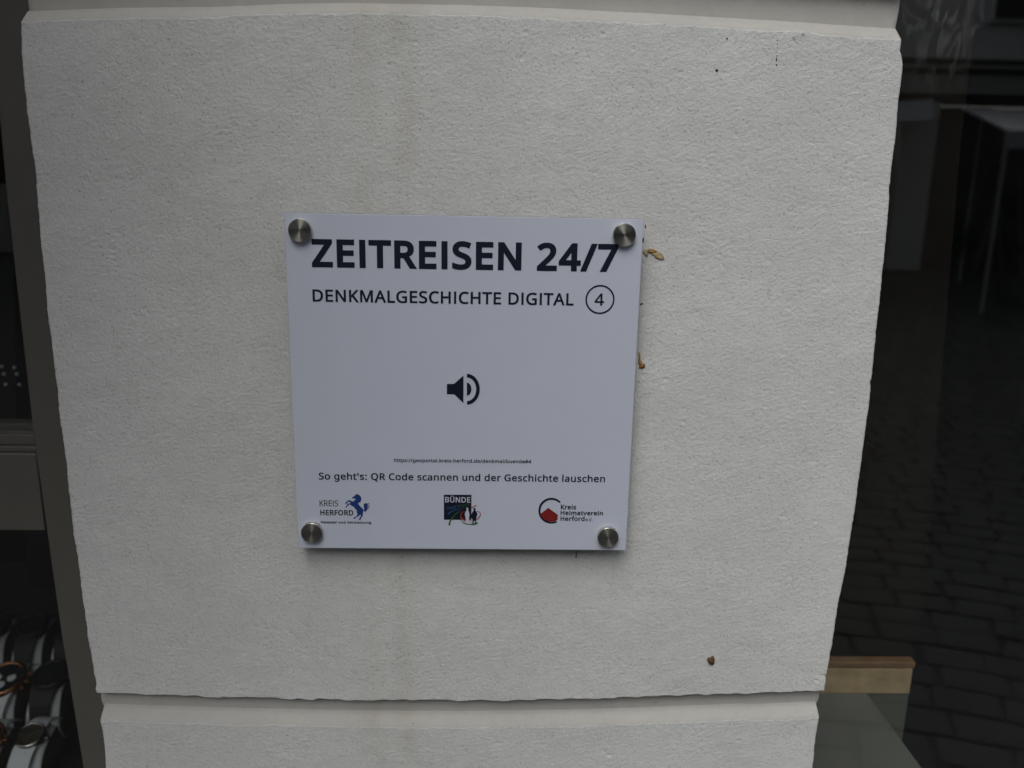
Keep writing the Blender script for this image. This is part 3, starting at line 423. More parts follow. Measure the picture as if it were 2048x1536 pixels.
GL = json.loads(r'''{" ":[208,[]],"#":[518,[[[422,350,385,350,377,307],[368,264,360,221,397,221],[433,221,470,221,470,203],[470,186,470,168,430,168],[390,168,350,168,339,112],[328,56,317,0,298,0],[279,0,260,0,271,56],[282,112,293,168,254,168],[216,168,178,168,168,112],[157,56,147,0,128,0],[109,0,91,0,101,56],[111,112,121,168,87,168],[54,168,20,168,20,186],[20,203,20,221,57,221],[94,221,132,221,140,264],[149,307,157,350,121,350],[86,350,50,350,50,367],[50,385,50,403,89,403],[128,403,167,403,177,459],[188,516,199,573,218,573],[237,573,257,573,246,516],[235,459,225,403,263,403],[302,403,340,403,351,459],[361,516,372,573,391,573],[409,573,427,573,417,516],[406,459,395,403,429,403],[463,403,497,403,497,385],[497,367,497,350,460,350]],[[197,264,188,221,227,221],[265,221,303,221,311,264],[320,307,328,350,290,350],[252,350,213,350,205,307]]]],"\u0027":[180,[[[103,573,128,573,123,504],[118,435,112,366,98,366],[83,366,68,366,63,435],[57,504,52,573,78,573]]]],"-":[258,[[[97,184,32,184,32,204],[32,225,32,246,97,246],[161,246,226,246,226,225],[226,204,226,184,161,184]]]],".":[215,[[[58,24,58,43,58,63],[63,77,72,85,82,93],[93,97,107,97,121,97],[132,93,142,85,152,77],[157,63,157,43,157,24],[152,10,142,2,132,-7],[121,-11,107,-11,93,-11],[82,-7,72,2,63,10]]]],"/":[298,[[[267,573,290,573,219,382],[148,191,77,0,54,0],[31,0,8,0,79,191],[150,382,221,573,244,573]]]],"2":[459,[[[417,21,417,0,291,0],[165,0,38,0,38,20],[38,39,38,59,88,109],[138,160,188,210,217,239],[242,265,261,287,281,310],[296,332,306,353,316,375],[322,399,322,424,322,456],[312,480,294,496,275,512],[250,520,221,520,193,520],[168,516,147,506,126,496],[105,483,83,466,70,482],[57,497,45,513,60,526],[76,538,94,548,112,558],[132,566,153,572,174,578],[196,581,221,581,256,581],[287,574,313,562,338,550],[358,532,372,510,387,487],[394,460,394,428,394,398],[388,370,375,344,363,318],[346,292,324,267,302,241],[276,214,247,185,207,146],[167,107,128,67,128,66],[128,65,128,64,224,64],[321,64,417,64,417,43]]]],"4":[459,[[[443,151,443,130,415,130],[387,130,359,130,359,87],[359,43,359,0,337,0],[314,0,291,0,291,43],[291,87,291,130,200,130],[108,130,17,130,17,150],[17,170,17,190,107,319],[196,447,286,576,311,576],[335,576,359,576,359,448],[359,321,359,193,387,193],[415,193,443,193,443,172]],[[291,314,291,374,291,388],[291,400,291,412,292,423],[292,434,293,444,293,454],[294,464,294,474,294,483],[295,492,295,500,294,500],[293,500,292,500,288,490],[282,479,276,468,269,456],[263,446,257,438,200,356],[143,275,86,193,154,193],[223,193,291,193,291,253]]]],"7":[459,[[[135,0,109,0,187,169],[266,339,344,508,241,508],[138,508,35,508,35,530],[35,551,35,573,163,573],[291,573,419,573,419,554],[419,536,419,518,342,345],[264,173,187,0,161,0]]]],":":[215,[[[58,24,58,43,58,63],[63,77,72,85,82,93],[93,97,107,97,121,97],[132,93,142,85,152,77],[157,63,157,43,157,24],[152,10,142,2,132,-7],[121,-11,107,-11,93,-11],[82,-7,72,2,63,10]],[[58,367,58,387,58,407],[63,421,72,429,82,437],[93,441,107,441,121,441],[132,437,142,429,152,421],[157,407,157,387,157,367],[152,353,142,345,132,336],[121,332,107,332,93,332],[82,336,72,345,63,353]]]],"A":[512,[[[462,0,437,0,414,59],[391,118,368,177,292,177],[217,177,141,177,118,118],[96,59,73,0,49,0],[24,0,0,0,75,192],[149,383,224,575,245,575],[267,575,289,575,363,383],[437,192,512,0,487,0]],[[304,357,282,415,281,419],[278,427,274,438,271,449],[267,461,263,473,260,485],[257,494,255,500,252,490],[250,479,247,468,244,457],[241,447,238,438,235,429],[232,421,230,415,209,357],[187,299,165,241,226,241],[286,241,346,241,325,299]]]],"B":[521,[[[187,573,241,573,313,573],[367,562,404,541,440,520],[459,483,459,431,459,408],[455,388,446,371,438,354],[426,339,409,328,393,316],[373,308,350,304,350,303],[350,301,350,300,374,296],[395,289,415,279,435,269],[450,254,461,236,472,217],[478,193,478,163,478,128],[470,99,454,74,438,50],[415,31,385,19,356,6],[320,0,279,0,212,0],[145,0,78,0,78,191],[78,382,78,573,132,573]],[[221,329,256,329,305,329],[339,337,357,352,375,368],[384,392,384,423,384,454],[373,477,351,490,329,504],[293,511,245,511,213,511],[182,511,150,511,150,450],[150,389,150,329,185,329]],[[187,269,150,269,150,199],[150,130,150,61,188,61],[227,61,265,61,316,61],[352,71,371,91,391,110],[401,136,401,168,401,189],[397,206,388,221,379,236],[364,248,344,256,323,265],[295,269,260,269,223,269]]]],"C":[507,[[[349,517,323,517,293,517],[265,512,241,502,216,491],[195,476,178,456,161,436],[148,412,139,383,130,354],[125,322,125,286,125,239],[132,198,147,164,162,129],[184,102,213,83,242,65],[279,55,322,55,348,55],[371,57,394,62,416,66],[438,71,460,78,460,57],[460,36,460,15,438,7],[416,1,393,-2,371,-6],[343,-8,312,-8,254,-8],[205,4,166,28,127,52],[98,86,78,131,59,175],[49,227,49,287,49,330],[55,370,67,406,79,442],[97,473,120,499,143,525],[172,545,206,559,240,574],[280,581,324,581,353,581],[382,578,409,572,436,566],[461,558,482,547,472,527],[463,506,453,486,435,494],[416,501,394,508,372,514]]]],"D":[585,[[[536,353,536,292,536,228],[525,174,501,131,477,87],[443,55,399,33,354,11],[300,0,237,0,184,0],[131,0,78,0,78,191],[78,382,78,573,137,573],[195,573,254,573,312,573],[362,562,404,540,446,519],[479,488,502,446,525,405]],[[460,214,460,289,460,340],[452,382,435,415,418,447],[394,471,361,487,329,503],[290,511,244,511,213,511],[181,511,150,511,150,361],[150,211,150,62,176,62],[202,62,228,62,305,62],[363,81,402,119,441,157]]]],"E":[446,[[[398,21,398,0,291,0],[184,0,78,0,78,191],[78,382,78,573,184,573],[291,573,398,573,398,551],[398,530,398,509,315,509],[233,509,150,509,150,450],[150,390,150,330,228,330],[306,330,383,330,383,310],[383,289,383,268,306,268],[228,268,150,268,150,200],[150,132,150,63,233,63],[315,63,398,63,398,42]]]],"F":[416,[[[150,81,150,0,126,0],[102,0,78,0,78,191],[78,382,78,573,184,573],[291,573,398,573,398,551],[398,530,398,509,315,509],[233,509,150,509,150,442],[150,374,150,306,227,306],[305,306,383,306,383,285],[383,264,383,243,305,243],[227,243,150,243,150,162]]]],"G":[584,[[[326,281,326,302,392,302],[458,302,524,302,524,209],[524,115,524,22,493,11],[462,4,431,-1,399,-6],[363,-8,323,-8,264,-8],[214,4,173,28,133,51],[102,85,81,130,59,174],[49,226,49,286,49,346],[61,398,84,442,108,486],[142,520,186,544,230,568],[283,581,346,581,378,581],[408,578,437,572,465,566],[492,558,516,547,507,526],[498,505,489,484,469,493],[446,501,421,508,395,514],[369,517,342,517,296,517],[257,508,225,489,192,470],[167,444,150,409,133,375],[124,334,124,286,124,241],[132,201,146,166,161,131],[184,103,216,84,247,64],[289,55,340,55,365,55],[387,56,404,59,422,61],[438,64,452,68,452,125],[452,182,452,238,410,238],[368,238,326,238,326,260]]]],"H":[594,[[[516,191,516,0,492,0],[468,0,443,0,443,89],[443,178,443,267,346,267],[248,267,150,267,150,178],[150,89,150,0,126,0],[102,0,78,0,78,191],[78,382,78,573,102,573],[126,573,150,573,150,492],[150,411,150,330,248,330],[346,330,443,330,443,411],[443,492,443,573,468,573],[492,573,516,573,516,382]]]],"I":[236,[[[106,0,82,0,82,191],[82,382,82,573,106,573],[130,573,154,573,154,382],[154,191,154,0,130,0]]]],"K":[496,[[[418,108,496,0,468,0],[440,0,411,0,344,91],[276,182,209,273,189,256],[169,239,150,222,150,148],[150,74,150,0,126,0],[102,0,78,0,78,191],[78,382,78,573,102,573],[126,573,150,573,150,478],[150,384,150,290,166,308],[182,327,199,345,215,363],[232,381,249,399,300,457],[352,515,403,573,431,573],[460,573,488,573,412,489],[336,406,261,323,339,215]]]],"L":[420,[[[185,0,78,0,78,191],[78,382,78,573,102,573],[126,573,150,573,150,403],[150,234,150,64,233,64],[317,64,400,64,400,43],[400,21,400,0,293,0]]]],"M":[727,[[[350,0,330,0,268,167],[205,335,142,502,141,502],[140,502,139,502,140,491],[141,478,142,461,142,445],[143,426,144,407,144,387],[144,368,144,347,144,231],[144,116,144,0,122,0],[100,0,78,0,78,191],[78,382,78,573,113,573],[149,573,184,573,243,416],[302,260,361,103,362,103],[363,103,364,103,424,260],[484,416,544,573,579,573],[614,573,650,573,650,382],[650,191,650,0,626,0],[602,0,578,0,578,117],[578,235,578,352,578,371],[578,389,579,408,580,426],[580,444,581,460,582,476],[583,490,584,501,583,501],[582,501,581,501,517,334],[453,167,390,0,370,0]]]],"N":[609,[[[532,191,532,0,504,0],[476,0,447,0,345,159],[243,317,141,476,140,476],[139,476,138,476,139,463],[140,449,141,432,142,415],[142,397,143,378,144,359],[144,340,144,320,144,213],[144,107,144,0,122,0],[100,0,78,0,78,191],[78,382,78,573,106,573],[133,573,161,573,263,415],[365,257,467,99,468,99],[469,99,470,99,469,107],[469,120,468,137,467,154],[466,173,466,193,465,214],[464,232,464,249,464,357],[464,465,464,573,487,573],[509,573,532,573,532,382]]]],"O":[626,[[[577,346,577,287,577,243],[572,202,561,166,549,130],[533,99,510,73,488,47],[461,27,428,13,395,-1],[357,-8,314,-8,269,-8],[230,-1,196,13,163,27],[136,47,114,73,92,99],[76,130,65,167,54,203],[49,244,49,288,49,347],[59,398,78,442,97,486],[126,520,166,545,205,569],[254,581,314,581,372,581],[420,569,459,545,498,521],[527,486,547,442,567,398]],[[125,335,125,287,125,239],[132,198,145,163,159,128],[179,101,207,83,235,64],[271,55,314,55,357,55],[392,64,420,83,447,101],[468,128,481,163,495,198],[501,239,501,287,501,359],[486,416,456,457,426,498],[379,518,314,518,271,518],[235,509,207,490,179,472],[159,445,145,411,132,377]]]],"Q":[626,[[[577,346,577,287,577,241],[571,198,559,160,546,122],[527,90,503,64,478,38],[447,19,411,6,456,-41],[502,-89,548,-136,513,-136],[479,-136,444,-136,407,-93],[370,-50,334,-7,330,-7],[327,-7,324,-8,320,-8],[317,-8,314,-8,269,-8],[230,-1,196,13,163,27],[136,47,114,73,92,99],[76,130,65,167,54,203],[49,244,49,288,49,347],[59,398,78,442,97,486],[126,520,166,545,205,569],[254,581,314,581,372,581],[420,569,459,545,498,521],[527,486,547,442,567,398]],[[125,335,125,287,125,239],[132,198,145,163,159,128],[179,101,207,83,235,64],[271,55,314,55,357,55],[392,64,420,83,447,101],[468,128,481,163,495,198],[501,239,501,287,501,359],[486,416,456,457,426,498],[379,518,314,518,271,518],[235,509,207,490,179,472],[159,445,145,411,132,377]]]],"R":[499,[[[183,573,236,573,283,573],[323,567,353,555,384,543],[407,524,422,500,437,476],[444,446,444,410,444,379],[439,354,427,334,416,313],[402,297,385,285,367,273],[349,264,330,257,382,171],[434,86,487,0,459,0],[431,0,403,0,356,79],[310,158,264,237,226,237],[188,237,150,237,150,158],[150,79,150,0,126,0],[102,0,78,0,78,191],[78,382,78,573,130,573]],[[263,510,232,510,204,510],[177,510,150,510,150,439],[150,368,150,298,179,298],[207,298,236,298,282,298],[316,307,338,325,359,344],[370,371,370,407,370,432],[365,452,355,467,345,482],[330,493,310,500,289,507]]]],"S":[440,[[[403,183,403,153,403,119],[394,90,378,66,361,42],[337,24,307,11,276,-2],[240,-8,198,-8,177,-8],[156,-7,137,-5,117,-3],[99,0,83,4,67,8],[53,13,41,19,41,42],[41,65,41,88,60,80],[84,72,113,65,141,58],[171,55,201,55,230,55],[253,58,273,66,292,73],[306,84,316,98,326,112],[330,128,330,147,330,165],[326,181,318,194,310,207],[297,219,277,230,258,241],[230,252,196,265,171,274],[150,283,131,294,113,304],[97,316,85,330,73,343],[63,358,57,375,51,392],[48,412,48,435,48,465],[56,491,71,513,87,534],[108,551,136,563,163,575],[195,581,231,581,262,581],[291,578,318,572,344,566],[368,558,389,549,381,528],[374,507,366,487,347,495],[325,503,302,508,279,514],[254,517,229,517,205,517],[185,514,169,507,153,500],[141,490,133,478,125,465],[121,450,121,434,121,415],[125,399,133,386,141,373],[154,361,172,351,191,341],[215,330,246,318,280,306],[308,293,332,279,355,265],[372,248,385,228,397,208]]]],"T":[446,[[[259,170,259,0,235,0],[211,0,187,0,187,170],[187,339,187,509,127,509],[68,509,8,509,8,530],[8,551,8,573,151,573],[294,573,437,573,437,551],[437,530,437,509,378,509],[318,509,259,509,259,339]]]],"V":[481,[[[456,573,481,573,413,382],[345,191,277,0,253,0],[229,0,204,0,136,191],[68,382,0,573,25,573],[50,573,75,573,118,450],[161,328,204,205,210,190],[215,175,220,160,224,146],[228,132,231,119,235,106],[238,93,241,80,243,93],[246,106,250,119,253,133],[257,147,262,161,266,176],[271,191,277,207,319,329],[362,451,405,573,430,573]]]],"Z":[459,[[[427,21,427,0,295,0],[163,0,30,0,30,18],[30,36,30,55,131,206],[231,357,332,508,235,508],[137,508,40,508,40,530],[40,551,40,573,167,573],[293,573,419,573,419,554],[419,536,419,518,319,367],[218,215,118,64,221,64],[324,64,427,64,427,43]]]],"a":[450,[[[203,437,231,437,283,437],[322,426,347,403,372,380],[385,343,385,293,385,195],[385,98,385,0,368,0],[351,0,334,0,329,20],[325,41,320,61,319,61],[318,61,317,61,304,45],[292,32,279,22,266,12],[251,4,234,-1,217,-6],[196,-8,172,-8,147,-8],[124,-3,103,6,82,15],[66,29,55,48,43,67],[37,91,37,119,37,162],[54,195,87,219,121,242],[173,254,243,257,267,257],[292,258,316,259,316,268],[316,276,316,285,316,321],[308,345,293,359,277,373],[255,380,227,380,204,380],[183,377,163,370,142,363],[123,356,106,347,99,365],[91,383,84,400,103,410],[125,419,151,426,176,433]],[[273,209,252,208,198,206],[161,197,141,182,120,167],[110,146,110,119,110,95],[117,77,132,66,147,55],[165,49,188,49,225,49],[255,59,279,79,303,99],[315,130,315,172,315,184],[315,197,315,210,294,209]]]],"b":[493,[[[139,511,139,461,139,443],[138,426,138,410,137,394],[136,382,135,373,136,373],[137,373,139,373,151,391],[168,406,189,419,211,431],[238,437,272,437,325,437],[368,418,401,381,433,344],[449,289,449,215,449,166],[442,125,427,91,412,58],[392,33,365,17,338,0],[307,-8,272,-8,238,-8],[211,-2,189,10,168,23],[151,37,139,55,137,55],[135,55,133,55,128,36],[123,18,119,0,102,0],[85,0,68,0,68,203],[68,406,68,609,92,609],[115,609,139,609,139,560]],[[299,379,260,379,229,379],[205,373,188,361,170,350],[157,332,150,308,142,285],[139,254,139,217,139,216],[139,215,139,214,139,161],[147,121,165,93,182,65],[214,51,261,51,300,51],[329,65,348,93,367,121],[376,162,376,216,376,270],[367,310,348,338,329,365]]]],"c":[385,[[[265,-8,241,-8,203,-8],[169,0,139,15,109,31],[86,55,69,87,53,120],[44,162,44,213,44,265],[53,308,71,342,88,375],[112,399,142,415,173,430],[207,438,245,438,267,438],[288,436,309,431,329,426],[346,421,358,415,351,395],[344,376,337,356,324,361],[309,365,292,370,275,374],[259,376,244,376,215,376],[191,370,172,358,154,345],[140,327,131,303,122,279],[117,249,117,213,117,179],[122,150,131,126,140,102],[153,84,172,71,190,59],[213,53,240,53,263,53],[284,55,302,60,320,65],[336,71,351,78,351,57],[351,36,351,15,337,8],[321,2,304,-2,286,-6]]]],"d":[493,[[[243,-8,221,-8,167,-8],[124,11,92,48,60,85],[44,140,44,214,44,288],[60,344,93,381,125,419],[168,438,221,438,244,438],[263,435,280,429,296,424],[311,416,323,407,335,397],[346,386,354,374,356,374],[358,374,359,374,359,381],[358,392,356,405,355,419],[354,430,354,438,354,495],[354,552,354,609,378,609],[401,609,425,609,425,406],[425,203,425,0,406,0],[387,0,368,0,365,19],[361,38,358,58,357,58],[356,58,354,58,346,45],[335,34,323,24,311,15],[296,7,279,1,263,-5]],[[193,51,232,51,277,51],[309,63,328,88,346,113],[355,150,355,200,355,205],[355,209,355,213,355,267],[346,308,329,336,311,365],[279,379,231,379,193,379],[165,364,146,334,127,304],[117,263,117,213,117,161],[127,121,146,93,165,65]]]],"e":[452,[[[196,438,234,438,271,438],[303,430,329,414,356,398],[376,375,390,346,404,317],[411,283,411,244,411,230],[411,215,411,201,313,201],[215,201,117,201,118,153],[131,116,154,90,178,65],[211,52,254,52,281,52],[306,55,327,60,348,65],[370,72,392,82,392,61],[392,41,392,20,370,10],[349,3,327,-1,306,-6],[280,-8,251,-8,210,-8],[174,0,143,17,112,33],[88,58,70,91,53,124],[44,164,44,212,44,259],[52,299,68,333,84,366],[106,392,134,411,163,429]],[[257,380,233,380,200,380],[173,369,154,348,134,326],[122,296,119,257,192,257],[265,257,338,257,338,282],[334,303,326,322,319,340],[308,354,292,364,277,375]]]],"f":[276,[[[266,393,266,375,230,375],[194,375,158,375,158,250],[158,125,158,0,134,0],[111,0,87,0,87,125],[87,250,87,375,62,375],[37,375,12,375,12,386],[12,397,12,408,37,416],[62,424,87,432,87,441],[87,449,87,457,87,494],[93,524,104,547,115,570],[131,587,152,597,172,608],[198,613,227,613,244,613],[260,612,274,609,288,606],[300,603,310,599,304,581],[298,562,292,544,283,546],[273,549,262,552,251,554],[240,556,228,556,204,556],[187,548,175,532,164,516],[158,492,158,458,158,449],[158,439,158,430,194,430],[230,430,266,430,266,412]]]],"g":[493,[[[165,438,221,438,249,438],[274,433,297,422,320,411],[339,395,355,373,357,373],[358,373,359,373,362,392],[366,411,369,430,388,430],[406,430,425,430,425,284],[425,138,425,-7,425,-48],[418,-82,404,-109,390,-137],[369,-158,341,-172,312,-186],[276,-192,233,-192,202,-192],[173,-190,147,-186,121,-181],[98,-174,78,-165,78,-144],[78,-122,78,-100,98,-111],[122,-119,149,-125,176,-131],[206,-134,237,-134,273,-134],[302,-123,324,-101,345,-80],[355,-50,355,-13,355,-7],[355,-2,355,4,355,10],[356,20,356,32,357,44],[357,52,358,57,357,57],[356,57,354,57,339,35],[321,19,299,8,277,-3],[251,-8,221,-8,166,-8],[122,11,91,51,60,90],[44,144,44,214,44,283],[60,337,91,377,122,418]],[[259,379,230,379,206,379],[186,372,169,359,152,346],[139,328,130,303,121,279],[117,249,117,213,117,160],[127,120,146,92,166,64],[194,50,232,50,254,50],[272,53,288,58,303,64],[316,73,326,85,337,97],[344,112,349,131,354,149],[356,172,356,197,356,203],[356,209,356,214,356,253],[352,285,343,309,334,333],[320,350,302,362,283,373]]]],"h":[495,[[[139,490,139,431,139,420],[138,410,138,399,137,389],[136,379,135,370,136,370],[138,370,140,370,149,385],[160,398,174,407,188,417],[203,424,221,429,238,435],[255,437,273,437,308,437],[337,432,360,421,384,410],[401,393,413,370,425,347],[431,317,431,280,431,187],[431,93,431,0,407,0],[384,0,361,0,361,92],[361,183,361,275,361,310],[353,336,338,353,322,370],[298,379,265,379,233,379],[207,372,189,360,171,348],[158,331,150,308,143,284],[139,256,139,222,139,148],[139,74,139,0,115,0],[92,0,68,0,68,203],[68,406,68,609,92,609],[115,609,139,609,139,550]]]],"i":[207,[[[115,430,139,430,139,287],[139,143,139,0,115,0],[92,0,68,0,68,143],[68,287,68,430,92,430]],[[92,591,104,591,115,591],[124,587,133,580,141,573],[145,562,145,546,145,531],[141,520,133,512,124,505],[115,501,104,501,92,501],[83,505,75,512,67,520],[63,531,63,546,63,562],[67,573,75,580,83,587]]]],"k":[428,[[[138,397,138,291,138,283],[138,271,137,257,136,244],[135,231,135,221,136,221],[137,221,138,221,141,226],[146,232,152,240,159,248],[165,256,172,264,179,273],[184,279,189,285,235,333],[281,381,326,430,354,430],[381,430,409,430,351,369],[293,307,235,246,297,164],[359,82,421,0,393,0],[364,0,336,0,286,67],[237,134,187,200,171,186],[154,172,138,158,138,105],[138,53,138,0,115,0],[91,0,68,0,68,203],[68,406,68,609,91,609],[115,609,138,609,138,503]]]],"l":[207,[[[139,203,139,0,115,0],[92,0,68,0,68,203],[68,406,68,609,92,609],[115,609,139,609,139,406]]]],"m":[750,[[[512,438,540,438,588,438],[625,425,649,401,673,376],[685,335,685,280,685,187],[685,93,685,0,662,0],[638,0,615,0,615,92],[615,184,615,277,615,310],[608,336,594,353,580,370],[558,379,528,379,486,379],[456,366,438,342,420,318],[411,283,411,237,411,158],[411,79,411,0,388,0],[365,0,342,0,342,92],[342,184,342,277,342,299],[338,318,332,333,326,348],[316,360,303,367,290,375],[274,379,253,379,225,379],[202,372,185,360,169,348],[157,331,150,308,142,285],[139,257,139,223,139,149],[139,74,139,0,115,0],[92,0,68,0,68,143],[68,287,68,430,87,430],[106,430,125,430,129,410],[132,391,136,371,137,371],[138,371,140,371,149,386],[160,399,173,409,186,418],[200,426,217,431,233,435],[249,438,266,438,299,438],[327,432,349,420,371,408],[388,390,398,366,399,366],[400,366,402,366,416,390],[436,408,461,420,486,432]]]],"n":[495,[[[257,438,275,438,326,438],[365,425,391,401,418,376],[431,335,431,280,431,187],[431,93,431,0,407,0],[384,0,361,0,361,92],[361,183,361,275,361,310],[353,336,338,353,322,370],[298,379,265,379,217,379],[184,365,166,338,148,312],[139,273,139,223,139,149],[139,74,139,0,115,0],[92,0,68,0,68,143],[68,287,68,430,87,430],[106,430,125,430,129,410],[132,391,136,371,137,371],[138,371,140,371,149,386],[161,399,175,409,189,418],[205,426,222,431,239,435]]]],"o":[485,[[[442,263,442,216,442,180],[437,148,428,121,418,93],[405,70,388,51,370,31],[349,17,324,7,300,-3],[272,-8,241,-8,213,-8],[187,-3,163,7,139,17],[118,31,100,51,83,70],[69,93,59,121,49,148],[44,180,44,216,44,263],[52,304,68,336,84,369],[107,394,137,412,167,429],[203,438,244,438,283,438],[317,429,347,412,377,394],[400,369,417,336,433,304]],[[117,267,117,216,117,182],[121,153,130,128,139,103],[153,84,172,71,190,57],[214,51,243,51,272,51],[296,57,314,71,333,84],[347,103,356,128,364,153],[369,182,369,216,369,250],[364,279,355,303,346,327],[332,346,314,359,296,372],[272,379,242,379,198,379],[167,364,147,335,127,306]]]],"p":[493,[[[250,438,273,438,326,438],[368,419,401,383,433,346],[449,290,449,216,449,167],[442,126,427,93,412,59],[392,34,365,17,339,0],[308,-8,272,-8,250,-8],[230,-5,213,1,196,7],[182,14,170,24,158,33],[147,43,139,55,137,55],[136,55,134,55,135,45],[136,34,137,20,138,6],[139,-6,139,-16,139,-75],[139,-134,139,-192,115,-192],[92,-192,68,-192,68,15],[68,222,68,430,87,430],[107,430,126,430,129,410],[132,391,136,371,137,371],[138,371,139,371,147,384],[158,395,170,405,182,415],[196,423,213,429,230,435]],[[299,379,260,379,231,379],[208,373,190,362,172,351],[160,335,152,313,144,291],[139,263,139,229,139,225],[139,220,139,216,139,180],[142,150,150,126,157,101],[170,83,188,70,206,57],[230,51,261,51,288,51],[309,58,326,72,343,87],[355,106,364,131,372,156],[376,184,376,217,376,266],[367,305,348,334,329,364]]]],"r":[331,[[[249,438,269,438,277,438],[285,437,295,437,304,436],[312,435,319,433,316,411],[313,390,310,368,303,370],[296,371,287,372,279,373],[271,374,264,374,247,374],[231,370,217,363,202,356],[188,347,176,334,165,321],[155,306,149,289,142,271],[139,251,139,229,139,153],[139,76,139,0,115,0],[92,0,68,0,68,143],[68,287,68,430,87,430],[107,430,126,430,129,404],[131,377,134,351,135,351],[136,351,137,351,146,367],[157,382,170,395,183,408],[198,418,214,426,231,434]]]],"s":[384,[[[348,142,348,119,348,91],[341,68,327,49,313,30],[294,16,268,6,242,-3],[212,-8,176,-8,146,-8],[121,-6,99,-1,77,4],[58,11,42,19,42,41],[42,62,42,83,59,75],[80,67,104,60,128,53],[153,49,178,49,214,49],[240,55,256,66,272,78],[280,93,280,112,280,123],[277,133,271,141,265,150],[255,158,239,167,224,175],[202,185,174,196,146,206],[122,217,103,228,83,238],[68,251,57,266,46,281],[41,300,41,324,41,360],[56,388,85,408,115,428],[154,438,202,438,228,438],[253,435,275,430,298,425],[319,418,339,409,331,390],[323,372,315,353,297,360],[278,367,258,372,238,377],[218,380,197,380,168,380],[146,375,131,366,116,357],[108,344,108,328,108,316],[112,306,119,298,126,290],[137,282,154,274,170,266],[191,256,219,246,246,236],[269,226,289,215,308,204],[323,191,333,176,343,161]]]],"t":[289,[[[192,50,212,50,222,50],[233,51,245,53,256,54],[265,56,272,59,272,41],[272,23,272,5,264,1],[254,-2,240,-4,226,-7],[213,-8,200,-8,177,-8],[157,-4,138,4,119,11],[103,25,91,44,80,63],[74,90,74,125,74,209],[74,292,74,375,53,375],[33,375,13,375,13,387],[13,398,13,409,33,418],[54,428,75,437,84,468],[93,498,103,528,117,528],[130,528,144,528,144,496],[144,463,144,430,186,430],[227,430,269,430,269,412],[269,393,269,375,227,375],[186,375,144,375,144,292],[144,210,144,127,144,101],[151,81,163,69,176,56]]]],"u":[495,[[[404,430,427,430,427,287],[427,143,427,0,408,0],[389,0,370,0,366,19],[363,38,359,57,358,57],[357,57,356,57,347,42],[335,30,321,20,306,10],[291,3,273,-1,256,-6],[238,-8,220,-8,186,-8],[157,-3,134,8,110,19],[93,36,81,59,69,82],[63,112,63,148,63,242],[63,336,63,430,87,430],[111,430,135,430,135,338],[135,245,135,153,135,119],[142,93,158,76,173,59],[198,51,230,51,262,51],[287,57,306,69,324,81],[337,98,345,121,353,145],[357,173,357,206,357,281],[357,355,357,430,380,430]]]],"v":[407,[[[190,0,163,0,109,143],[54,287,0,430,25,430],[50,430,75,430,106,345],[136,261,167,176,171,165],[176,152,180,137,185,123],[190,109,193,96,197,83],[200,72,201,63,202,63],[203,63,204,63,207,72],[210,83,214,96,218,110],[222,123,227,138,232,152],[237,165,241,176,271,261],[302,345,332,430,357,430],[382,430,407,430,353,287],[298,143,244,0,217,0]]]],"Ü":[586,[[[513,326,513,202,513,163],[505,127,489,95,473,63],[449,38,416,20,383,1],[341,-8,290,-8,219,-8],[165,11,128,50,91,89],[72,140,72,204,72,327],[72,450,72,573,96,573],[120,573,144,573,144,449],[144,325,144,201,144,155],[157,119,182,93,206,67],[244,55,294,55,329,55],[357,61,379,73,401,86],[416,103,427,126,437,148],[442,173,442,202,442,326],[442,449,442,573,466,573],[489,573,513,573,513,449]],[[181,675,181,689,181,703],[185,713,192,719,200,725],[209,728,219,728,229,728],[238,725,245,719,253,713],[257,703,257,689,257,675],[253,665,245,659,238,652],[229,649,219,649,209,649],[200,652,192,659,185,665]],[[332,675,332,689,332,703],[336,713,343,719,350,725],[359,728,369,728,379,728],[388,725,395,719,403,713],[407,703,407,689,407,675],[403,665,395,659,388,652],[379,649,369,649,359,649],[350,652,343,659,336,665]]]]}''')
PRINT = -0.00018
from mathutils.geometry import delaunay_2d_cdt
_cache = {}
